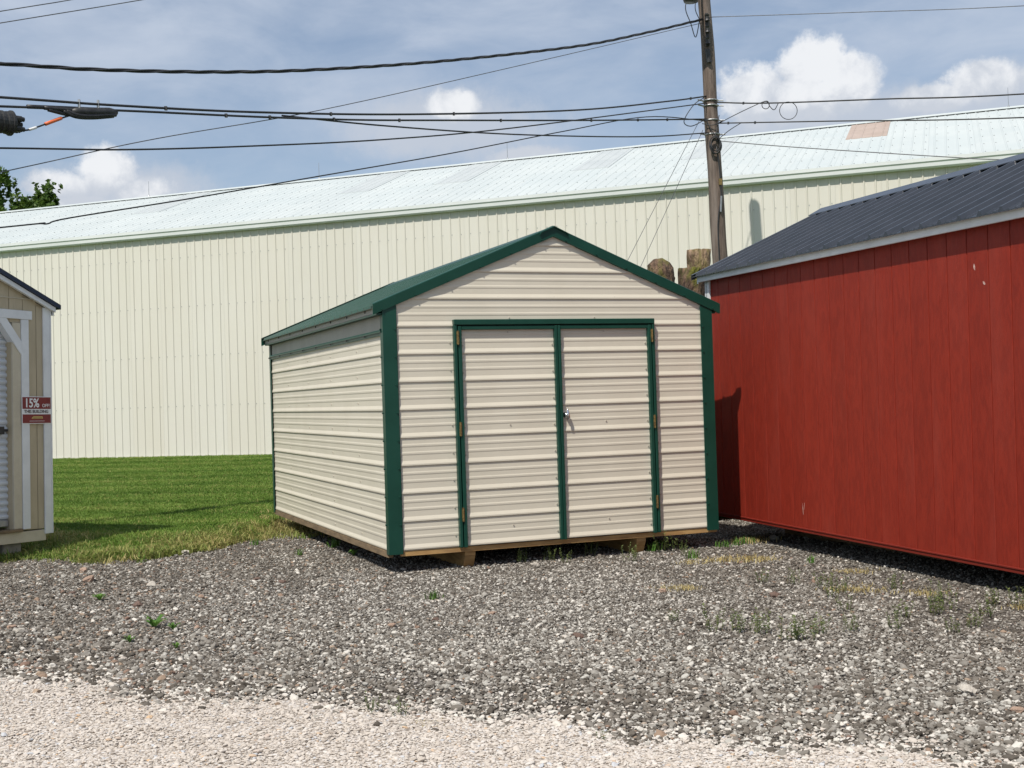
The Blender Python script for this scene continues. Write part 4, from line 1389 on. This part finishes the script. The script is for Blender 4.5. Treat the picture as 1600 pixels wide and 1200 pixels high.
# ------------------------------------------------------------------ trees behind the warehouse
def tree(loc, H, crown, seed, label):
    rnd = random.Random(seed)
    t = empty('broadleaf_tree', loc)
    tag(t, label, 'tree')
    tm = MB()
    tm.tube([(0, 0, 0), (0.1, 0, H * 0.25), (-0.05, 0.1, H * 0.5), (0.05, 0, H * 0.8)], [0.38, 0.3, 0.22, 0.06], 10)
    tips = []
    for k in range(44):
        z0 = H * rnd.uniform(0.3, 0.78)
        a = rnd.uniform(0, 6.28)
        ln = crown * rnd.uniform(0.55, 0.95) * (1.15 - 0.6 * max(0, z0 / H - 0.3))
        e = Vector((math.cos(a) * ln, math.sin(a) * ln, z0 + ln * rnd.uniform(0.45, 1.1)))
        e.z = min(e.z, H * 0.96)
        mid = Vector((math.cos(a) * ln * 0.5, math.sin(a) * ln * 0.5, z0 + (e.z - z0) * 0.35))
        tm.tube([(0, 0, z0), mid, e], [0.11, 0.07, 0.02], 6)
        tips += [e, (mid + e) / 2, mid]
    tips += [Vector((rnd.gauss(0, 0.5), rnd.gauss(0, 0.5), H * f)) for f in (0.85, 0.9, 0.94, 0.97)]
    tm.build('trunk', 'bark', t, True)
    vs, fs = [], []
    for c in tips:
        nsh = 44
        for s in range(nsh):
            # a shoot: short line of leaves pointing up and out
            o = c + Vector((rnd.gauss(0, 0.42), rnd.gauss(0, 0.42), rnd.gauss(0, 0.34)))
            dr = Vector((o.x * 0.25 + rnd.gauss(0, 0.4), o.y * 0.25 + rnd.gauss(0, 0.4), 1.0 + rnd.gauss(0, 0.4))).normalized()
            ln = rnd.uniform(0.3, 0.75)
            for l in range(9):
                p = o + dr * ln * l / 9 + Vector((rnd.gauss(0, 0.06), rnd.gauss(0, 0.06), rnd.gauss(0, 0.04)))
                u = Vector((rnd.gauss(0, 1), rnd.gauss(0, 1), rnd.gauss(0, 0.6))).normalized()
                w = u.cross(Vector((rnd.gauss(0, 1), rnd.gauss(0, 1), rnd.gauss(0, 1)))).normalized()
                sz = rnd.uniform(0.12, 0.24)
                b = len(vs)
                vs += [p - u * sz, p - w * sz * 0.55, p + u * sz, p + w * sz * 0.55]
                fs.append((b, b + 1, b + 2, b + 3))
    me = bpy.data.meshes.new('crown')
    me.from_pydata([tuple(v) for v in vs], [], fs)
    me.materials.append(MATS['tree_leaves'])
    obj('crown', me, t)


tree((-30.95, 75, 0.2), 16.2, 3.0, 3, 'tall dark green tree behind the warehouse roof')
tree((-29.15, 77, 0.2), 15.3, 1.25, 5, 'smaller green tree beside the tall one behind the roof')


# ------------------------------------------------------------------ scattered stones and blades (instances)
def scatter(name, pts, rot, scale, idx, tone, variants):
    me = bpy.data.meshes.new(name)
    n = len(pts)
    me.vertices.add(n)
    me.vertices.foreach_set('co', np.asarray(pts, np.float32).ravel())
    a = me.attributes.new('rot', 'FLOAT_VECTOR', 'POINT')
    a.data.foreach_set('vector', np.asarray(rot, np.float32).ravel())
    a = me.attributes.new('scl', 'FLOAT_VECTOR', 'POINT')
    a.data.foreach_set('vector', np.asarray(scale, np.float32).ravel())
    a = me.attributes.new('tone', 'FLOAT', 'POINT')
    a.data.foreach_set('value', np.asarray(tone, np.float32))
    a = me.attributes.new('idx', 'INT', 'POINT')
    a.data.foreach_set('value', np.asarray(idx, np.int32))
    o = obj(name, me)
    coll = bpy.data.collections.new(name + '_variants')
    for k, vm in enumerate(variants):
        coll.objects.link(bpy.data.objects.new('%s_variant_%02d' % (name, k), vm))
    ng = bpy.data.node_groups.new(name, 'GeometryNodeTree')
    ng.interface.new_socket('Geometry', in_out='INPUT', socket_type='NodeSocketGeometry')
    ng.interface.new_socket('Geometry', in_out='OUTPUT', socket_type='NodeSocketGeometry')
    gi, go = ng.nodes.new('NodeGroupInput'), ng.nodes.new('NodeGroupOutput')
    ci = ng.nodes.new('GeometryNodeCollectionInfo')
    ci.inputs['Collection'].default_value = coll
    ci.inputs['Separate Children'].default_value = True
    ci.inputs['Reset Children'].default_value = True
    ip = ng.nodes.new('GeometryNodeInstanceOnPoints')

    def at(nm, typ):
        nd = ng.nodes.new('GeometryNodeInputNamedAttribute')
        nd.data_type = typ
        nd.inputs['Name'].default_value = nm
        return nd.outputs['Attribute']
    e2r = ng.nodes.new('FunctionNodeEulerToRotation')
    ng.links.new(at('rot', 'FLOAT_VECTOR'), e2r.inputs[0])
    ng.links.new(gi.outputs[0], ip.inputs['Points'])
    ng.links.new(ci.outputs[0], ip.inputs['Instance'])
    ip.inputs['Pick Instance'].default_value = True
    ng.links.new(at('idx', 'INT'), ip.inputs['Instance Index'])
    ng.links.new(e2r.outputs[0], ip.inputs['Rotation'])
    ng.links.new(at('scl', 'FLOAT_VECTOR'), ip.inputs['Scale'])
    ng.links.new(ip.outputs[0], go.inputs[0])
    md = o.modifiers.new('scatter', 'NODES')
    md.node_group = ng
    o['kind'] = 'stuff'
    return o


def stone_mesh(seed, m, sub=2, flat=0.62):
    bm = bmesh.new()
    bmesh.ops.create_icosphere(bm, subdivisions=sub, radius=0.5)
    rnd = random.Random(seed)
    off = Vector((rnd.uniform(0, 99), rnd.uniform(0, 99), 0))
    sx, sy = rnd.uniform(0.85, 1.25), rnd.uniform(0.7, 1.0)
    planes = [Vector((rnd.gauss(0, 1), rnd.gauss(0, 1), rnd.gauss(0, 1))).normalized() for _ in range(7)]
    for v in bm.verts:
        d = v.co.normalized()
        rr = 0.5 * (1 + 0.45 * noise.noise(d * 1.5 + off))
        for p in planes:                                  # chipped flats
            c = d.dot(p)
            if c > 0:
                rr = min(rr, 0.40 / c)
        v.co = Vector((d.x * rr * sx, d.y * rr * sy, d.z * rr * flat))
    me = bpy.data.meshes.new('stone')
    bm.to_mesh(me)
    bm.free()
    me.materials.append(MATS[m])
    return me


def in_view(x, y, pad=0.9):
    return np.abs(x) < 0.445 * y + pad


def fbm(x, y, s, seed=0):
    v = np.zeros_like(x)
    r_ = np.random.default_rng(seed)
    for k in range(10):
        a = r_.uniform(0, 6.28)
        f = s * r_.uniform(0.5, 2.2)
        v += np.sin((x * math.cos(a) + y * math.sin(a)) * f + r_.uniform(0, 6.28))
    return v / 4.5


yz = np.vectorize(lambda x, y: yard_z(x, y))
# yard gravel
N = 430000
y = 3.6 + 10.6 * rng.random(N) ** 0.95
x = (rng.random(N) * 2 - 1) * (0.445 * y + 0.9)
re = road_edge(x)
le = lawn_edge(x)
keep = (y > re - 0.12 + 0.17 * rng.standard_normal(N) + 0.12 * fbm(x, y, 9.0, 41)) & (y < le + 0.08)
dens = np.clip(1.0 - 0.45 * (y - 6) / 7, 0.45, 1)
bare = fbm(x, y, 1.3, 5) + 0.5 * fbm(x, y, 4.0, 6)
keep &= rng.random(N) < dens * np.where(bare > 0.75, 0.55, 1.0)
x, y, bare = x[keep], y[keep], bare[keep]
n = len(x)
band = np.exp(-np.clip(y - road_edge(x) - 0.15, 0, 9) / 0.9)
size = np.clip(0.0114 * np.exp(0.42 * rng.standard_normal(n)), 0.006, 0.042) * (1 + 0.28 * band)
left = sst(-0.5, -2.5, x + 0.25 * (y - 8)) if False else np.clip((-0.6 - x) / 2.0, 0, 1)
size *= 1 + 0.15 * left
tone = np.clip(rng.beta(1.35, 1.55, n) * 0.90 + 0.10 * fbm(x, y, 0.8, 3) + 0.05 * fbm(x, y, 3.1, 4) - 0.16 * band - 0.08 * left + 0.06, 0, 0.9)
pale = rng.random(n) < 0.035 + 0.06 * band + 0.22 * np.exp(-np.clip(y - road_edge(x), 0, 9) / 0.2)
tone = np.where(pale, 0.90 + 0.04 * rng.random(n), tone)
brown = rng.random(n) < 0.02 + 0.05 * left + 0.03 * band
tone = np.where(brown, 0.955 + 0.045 * rng.random(n), tone)
rot = np.stack([rng.normal(0, 0.35, n), rng.normal(0, 0.35, n), rng.random(n) * 6.28], 1)
pz = yz(x, y) + size * 0.16 + 0.004 * rng.random(n)
o = scatter('yard_stones', np.stack([x, y, pz], 1), rot, np.repeat(size[:, None], 3, 1), rng.integers(0, 8, n), tone, [stone_mesh(100 + k, 'yard_stones') for k in range(8)])
tag(o, 'loose grey crushed stones covering the yard')
# road gravel
N = 210000
y = 3.1 + 5.2 * rng.random(N)
x = (rng.random(N) * 2 - 1) * (0.445 * y + 0.9)
re = road_edge(x)
keep = (y < re + 0.15 * rng.standard_normal(N) + 0.12 * fbm(x, y, 9.0, 41)) | ((y < re + 0.7) & (rng.random(N) < 0.06))
x, y = x[keep], y[keep]
n = len(x)
size = np.clip(0.0128 * np.exp(0.36 * rng.standard_normal(n)), 0.008, 0.042)
tone = np.clip(rng.beta(2.8, 2.6, n) * 0.8 + 0.08 * fbm(x, y, 1.2, 31), 0, 0.85)
tone = np.where(rng.random(n) < 0.06, 0.9 + 0.1 * rng.random(n), tone)
rot = np.stack([rng.normal(0, 0.2, n), rng.normal(0, 0.2, n), rng.random(n) * 6.28], 1)
pz = yz(x, y) + 0.006 + 0.012 * np.clip((road_edge(x) - y) / 0.4, 0, 1) + size * 0.14
o = scatter('road_stones', np.stack([x, y, pz], 1), rot, np.repeat(size[:, None], 3, 1), rng.integers(0, 6, n), tone, [stone_mesh(200 + k, 'road_stones', flat=0.40) for k in range(6)])
tag(o, 'loose pale limestone chips covering the drive')


def tuft_mesh(seed, m, n, h, spread, w=0.004, lean=0.5):
    rnd = random.Random(seed)
    vs, fs = [], []
    for _ in range(n):
        a = rnd.uniform(0, 6.28)
        p = Vector((rnd.gauss(0, spread), rnd.gauss(0, spread), 0))
        hh = h * rnd.uniform(0.55, 1.15)
        d = Vector((math.cos(a), math.sin(a), 0))
        s = Vector((-d.y, d.x, 0)) * w * rnd.uniform(0.7, 1.3)
        ln = lean * rnd.uniform(0.2, 1.2)
        m1 = p + d * hh * ln * 0.35 + Vector((0, 0, hh * 0.6))
        tp = p + d * hh * ln + Vector((0, 0, hh * (1 - 0.3 * ln)))
        b = len(vs)
        vs += [p - s, p + s, m1 + s * 0.7, m1 - s * 0.7, tp]
        fs += [(b, b + 1, b + 2, b + 3), (b + 3, b + 2, b + 4)]
    me = bpy.data.meshes.new('tuft')
    me.from_pydata([tuple(v) for v in vs], [], fs)
    me.materials.append(MATS[m])
    return me


# lawn
N = 200000
y = 11.5 + 21 * rng.random(N) ** 1.15
x = -0.55 * y + rng.random(N) * (0.55 * y + 1.0)
x2 = rng.random(N) < 0.12
x = np.where(x2, rng.random(N) * 7 + 0.5, x)
y = np.where(x2, 13.5 + 8 * rng.random(N), y)
le = lawn_edge(x)
dw = -((x - WB.x) * WY.x + (y - WB.y) * WY.y)
keep = (y > le + 0.25 * np.abs(rng.standard_normal(N)) - 0.10) & (dw > 0.04)
x, y, le, dw = x[keep], y[keep], le[keep], dw[keep]
n = len(x)
hz = lawn_z(x, y)
sxa = x * WX.x + y * WX.y
stripe = np.sin(dw * 4.2 + 0.6 * np.sin(sxa * 0.5)) * 0.5 + np.sin(dw * 9.7 + 1.2 * np.sin(sxa * 0.9)) * 0.25
near = np.exp(-(y - le) / 0.9)
tone = np.clip(0.31 + 0.30 * stripe + 0.10 * fbm(x, y, 2.0, 8) + 0.12 * rng.standard_normal(n) + 0.42 * near * np.clip(0.5 + 0.9 * fbm(x, y, 2.6, 9), 0, 1.4), 0, 1)
tone = np.where(rng.random(n) < 0.05, 0.75 + 0.2 * rng.random(n), tone)
sc_ = (0.75 + 0.5 * rng.random(n)) * (0.85 + 0.12 * stripe)
rot = np.stack([rng.normal(0, 0.12, n), rng.normal(0, 0.12, n), rng.random(n) * 6.28], 1)
o = scatter('grass', np.stack([x, y, hz], 1), rot, np.repeat(sc_[:, None], 3, 1), rng.integers(0, 6, n), tone, [tuft_mesh(300 + k, 'lawn_blades', 12, 0.055, 0.032, 0.005, 0.7) for k in range(6)])
tag(o, 'short mown green grass blades of the lawn')
# longer, yellower fringe where the lawn meets the gravel
N = 17000
x = -7 + 4.6 * rng.random(N)
y = lawn_edge(x) + np.abs(rng.normal(0, 0.55, N)) - np.abs(rng.normal(0, 0.16, N))
xb_ = -2.75 + 0.3 * rng.standard_normal(900)
yb_ = 13.2 + 2.2 * rng.random(900)
x, y = np.concatenate([x, xb_]), np.concatenate([y, yb_])
n = len(x)
cl = fbm(x, y, 4.5, 21)
keep = cl + 0.35 * rng.standard_normal(n) > 0.05
x, y, cl = x[keep], y[keep], cl[keep]
n = len(x)
tone = np.clip(0.62 + 0.45 * fbm(x, y, 1.8, 14) + 0.25 * rng.standard_normal(n), 0, 1)
sc_ = (0.6 + 0.9 * rng.random(n) + 0.35 * cl)
rot = np.stack([rng.normal(0, 0.2, n), rng.normal(0, 0.2, n), rng.random(n) * 6.28], 1)
o = scatter('dry_grass', np.stack([x, y, np.maximum(lawn_z(x, y), -0.054)], 1), rot, np.repeat(sc_[:, None], 3, 1), rng.integers(0, 4, n), tone, [tuft_mesh(320 + k, 'dry_blades', 12, 0.06, 0.035, 0.004, 1.1) for k in range(4)])
tag(o, 'longer yellowing grass along the gravel edge')


# ------------------------------------------------------------------ single weeds and rocks in the yard
def leafy_mesh(seed, m, n, L, w, up):
    rnd = random.Random(seed)
    vs, fs = [], []
    for k in range(n):
        a = 6.28 * k / n + rnd.uniform(-0.4, 0.4)
        d = Vector((math.cos(a), math.sin(a), 0))
        s = Vector((-d.y, d.x, 0))
        ln = L * rnd.uniform(0.6, 1.1)
        u = up * rnd.uniform(0.5, 1.3)
        pts = []
        for t in (0, 0.35, 0.7, 1.0):
            pts.append(d * ln * t + Vector((0, 0, u * math.sin(t * 2.2))))
        ws = (0.2, 1.0, 0.85, 0.05)
        b = len(vs)
        for p, ww_ in zip(pts, ws):
            vs += [p - s * w * ww_, p + Vector((0, 0, -w * 0.25 * ww_)), p + s * w * ww_]
        for i in range(3):
            for j in range(2):
                fs.append((b + i * 3 + j, b + i * 3 + j + 1, b + (i + 1) * 3 + j + 1, b + (i + 1) * 3 + j))
    me = bpy.data.meshes.new('weed')
    me.from_pydata([tuple(v) for v in vs], [], fs)
    me.materials.append(MATS[m])
    return me


def stalk_mesh(seed, m, n, h, spread):
    """sparse upright seedlings with small leaves up the stem"""
    rnd = random.Random(seed)
    mb = MB()
    for _ in range(n):
        p = Vector((rnd.gauss(0, spread), rnd.gauss(0, spread), 0))
        hh = h * rnd.uniform(0.5, 1.1)
        tp = p + Vector((rnd.gauss(0, 0.15) * hh, rnd.gauss(0, 0.15) * hh, hh))
        mb.tube([p, (p + tp) / 2 + Vector((rnd.gauss(0, .004), 0, 0)), tp], [0.0018, 0.0014, 0.0008], 3)
        for k in range(12):
            t = 0.15 + 0.85 * k / 11
            c = p + (tp - p) * t
            a = rnd.uniform(0, 6.28)
            d = Vector((math.cos(a), math.sin(a), 0.5)).normalized()
            s = d.cross(Vector((0, 0, 1))).normalized()
            l = 0.02 * rnd.uniform(0.6, 1.3)
            mb.add([c, c + d * l * 0.5 + s * l * 0.3, c + d * l, c + d * l * 0.5 - s * l * 0.3], [(0, 1, 2, 3)])
    me = bpy.data.meshes.new('weed')
    me.from_pydata(mb.v, [], mb.f)
    me.materials.append(MATS[m])
    return me


leafy = [leafy_mesh(400 + k, 'weed_green', 9 + k, 0.075, 0.013, 0.055) for k in range(3)]
grassy = [tuft_mesh(420 + k, 'weed_green', 26, 0.085, 0.022, 0.004, 0.8) for k in range(3)]
olive = [stalk_mesh(440 + k, 'weed_olive', 6 + k, 0.12, 0.03) for k in range(3)]
straw = [tuft_mesh(460 + k, 'weed_yellow', 90, 0.04, 0.075, 0.003, 1.6) for k in range(3)]


def weed(me, x, y, s, label, group):
    o = obj('weed', me)
    x, y = x * GS, y * GS
    o.location = (x, y, yard_z(x, y) + 0.004)
    o.rotation_euler = (0, 0, random.uniform(0, 6.28))
    o.scale = (s, s, s * random.uniform(0.85, 1.15))
    tag(o, label, 'weed', group)


for i, (x, y, s) in enumerate([(-2.23, 7.62, 1.25), (-2.08, 7.49, 0.7), (-2.97, 8.83, 0.9), (-2.24, 7.15, 0.6), (-1.91, 6.92, 0.5), (-1.46, 11.1, 0.9)]):
    weed(leafy[i % 3], x, y, s, 'broad leaved green weed rosette in the open grey gravel before the tan shed', 'leafy weeds in the gravel')
weed(grassy[0], -0.58, 8.42, 0.95, 'lone bright green grass tuft in front of the cream shed doors', None)
for i, (x, y, s) in enumerate([(-1.75, 11.9, 1.5), (-2.72, 13.0, 1.2), (-2.6, 12.3, 1.0), (-1.98, 11.3, 0.8), (-2.9, 12.7, 1.3)]):
    weed(grassy[i % 3], x, y, s, 'green grass tuft along the long side wall of the cream shed', 'grass tufts beside the cream shed')
for i, (x, y, s) in enumerate([(1.17, 10.7, 1.5), (0.91, 10.03, 1.2), (0.27, 10.3, 1.0), (0.39, 10.08, 0.8), (1.43, 10.1, 1.2), (1.38, 10.3, 0.7)]):
    weed(grassy[(i + 1) % 3] if i in (0, 4) else olive[i % 3], x, y, s, 'small green weed growing close to the cream shed doors', 'weeds under the shed doors')
for i, (x, y, s) in enumerate([(0.62, 10.55, 1.3), (1.26, 10.65, 1.5), (0.02, 10.25, 1.0), (1.42, 10.75, 0.8)]):
    weed(olive[i % 3], x, y, s, 'thin upright weed in the shade under the cream shed front', 'upright weeds under the shed')
for i, (x, y, s) in enumerate([(1.83, 10.9, 0.9), (1.93, 11.0, 0.95), (2.1, 11.2, 0.9), (2.02, 11.1, 0.9), (2.29, 9.75, 0.9), (1.76, 10.85, 0.8)]):
    weed(grassy[i % 3], x, y, s, 'low green grass clump beside the red shed', 'grass clumps by the red shed')
for i, (x, y, s) in enumerate([(1.08, 6.92, 1.0), (1.23, 6.89, 1.1), (1.3, 6.78, 1.0), (1.44, 6.57, 1.1), (1.49, 6.56, 1.2), (1.6, 6.73, 0.9), (1.8, 6.79, 0.9), (2.06, 6.84, 0.8), (2.43, 7.31, 1.0), (2.62, 7.76, 1.0),
                               (2.51, 8.3, 0.9), (2.08, 8.44, 1.0), (2.12, 8.2, 0.9), (2.0, 8.0, 0.8), (2.87, 7.58, 0.9), (3.0, 7.5, 1.0), (2.33, 6.7, 0.8), (2.2, 7.2, 0.9), (1.95, 7.5, 0.8), (2.7, 7.2, 0.9), (1.7, 8.7, 0.8), (1.9, 8.6, 0.8),
                               (0.9, 7.3, 0.6), (2.5, 6.9, 0.8), (2.55, 7.45, 1.0)]):
    weed(olive[i % 3], x, y, s, 'sparse olive seedling in the open gravel before the red shed', 'olive seedlings before the red shed')
for i, (x, y, s) in enumerate([(1.79, 9.93, 1.3), (1.62, 9.92, 1.2), (1.95, 9.95, 1.1), (1.4, 9.85, 0.9), (1.03, 8.52, 0.9), (1.15, 8.5, 0.8), (2.28, 8.24, 1.1), (2.15, 8.28, 0.9), (2.6, 8.03, 1.0), (2.52, 9.16, 0.8), (2.14, 11.36, 1.4), (2.05, 11.24, 1.2), (3.01, 7.43, 0.8), (2.42, 9.2, 0.7)]):
    weed(straw[i % 3], x, y, s, 'flat yellow patch of dead grass in the gravel by the red shed', 'dead grass patches')
for i, (x, y, s) in enumerate([(-0.64, 5.30, 0.55), (-0.52, 5.22, 0.6), (-0.4, 5.03, 0.5), (0.3, 4.75, 0.35)]):
    weed(olive[i % 3] if i != 2 else straw[0], x, y, s, 'wispy weed at the edge of the pale gravel drive', 'weeds at the drive edge')

rock_me = [stone_mesh(500 + k, mm, 3, 0.6) for k, mm in enumerate(('rock_pink', 'rock_pale', 'rock_brown', 'rock_pink', 'rock_pale', 'rock_brown'))]
words = {0: 'pinkish', 1: 'pale', 2: 'dark brown', 3: 'pinkish', 4: 'pale', 5: 'dark brown'}
for x, y, s, k in [(-3.42, 9.92, 0.10, 0), (-2.77, 9.42, 0.085, 1), (-2.61, 8.53, 0.075, 2), (-2.24, 8.8, 0.06, 3), (-2.02, 9.63, 0.07, 5), (-1.79, 9.44, 0.065, 5), (-3.15, 7.74, 0.07, 0), (-3.02, 7.55, 0.08, 4),
                   (-1.95, 7.53, 0.05, 3), (-0.51, 7.57, 0.055, 2), (0.32, 6.86, 0.07, 5), (-0.17, 7.7, 0.05, 0), (1.65, 8.04, 0.085, 5), (1.9, 5.34, 0.085, 4), (1.98, 5.0, 0.06, 0), (0.14, 10.02, 0.065, 4), (-1.41, 9.12, 0.07, 4), (-0.76, 7.4, 0.055, 0),
                   (2.37, 11.5, 0.10, 4), (0.97, 8.38, 0.07, 3), (-3.83, 11.4, 0.09, 1), (-3.11, 11.62, 0.10, 4), (1.3, 5.46, 0.05, 2), (-3.7, 10.6, 0.08, 3), (-4.1, 11.7, 0.09, 1), (-3.3, 9.2, 0.06, 2), (-1.2, 7.9, 0.045, 1), (1.55, 5.3, 0.05, 1),
                   (0.75, 4.52, 0.035, 2), (-1.0, 4.9, 0.03, 5), (-0.2, 4.45, 0.03, 5)]:
    x, y = x * GS, y * GS
    o = obj('rock', rock_me[k])
    o.location = (x, y, yard_z(x, y) + s * 0.2)
    o.scale = (s, s, s)
    o.rotation_euler = (random.uniform(-0.25, 0.25), random.uniform(-0.25, 0.25), random.uniform(0, 6.28))
    side = 'on the gravel before the tan shed' if x < -1.6 else ('on the open gravel before the cream shed' if x < 1.0 else 'before the red shed')
    tag(o, '%s fist sized rock lying %s' % (words[k], side), 'rock', '%s rocks %s' % (words[k], side))
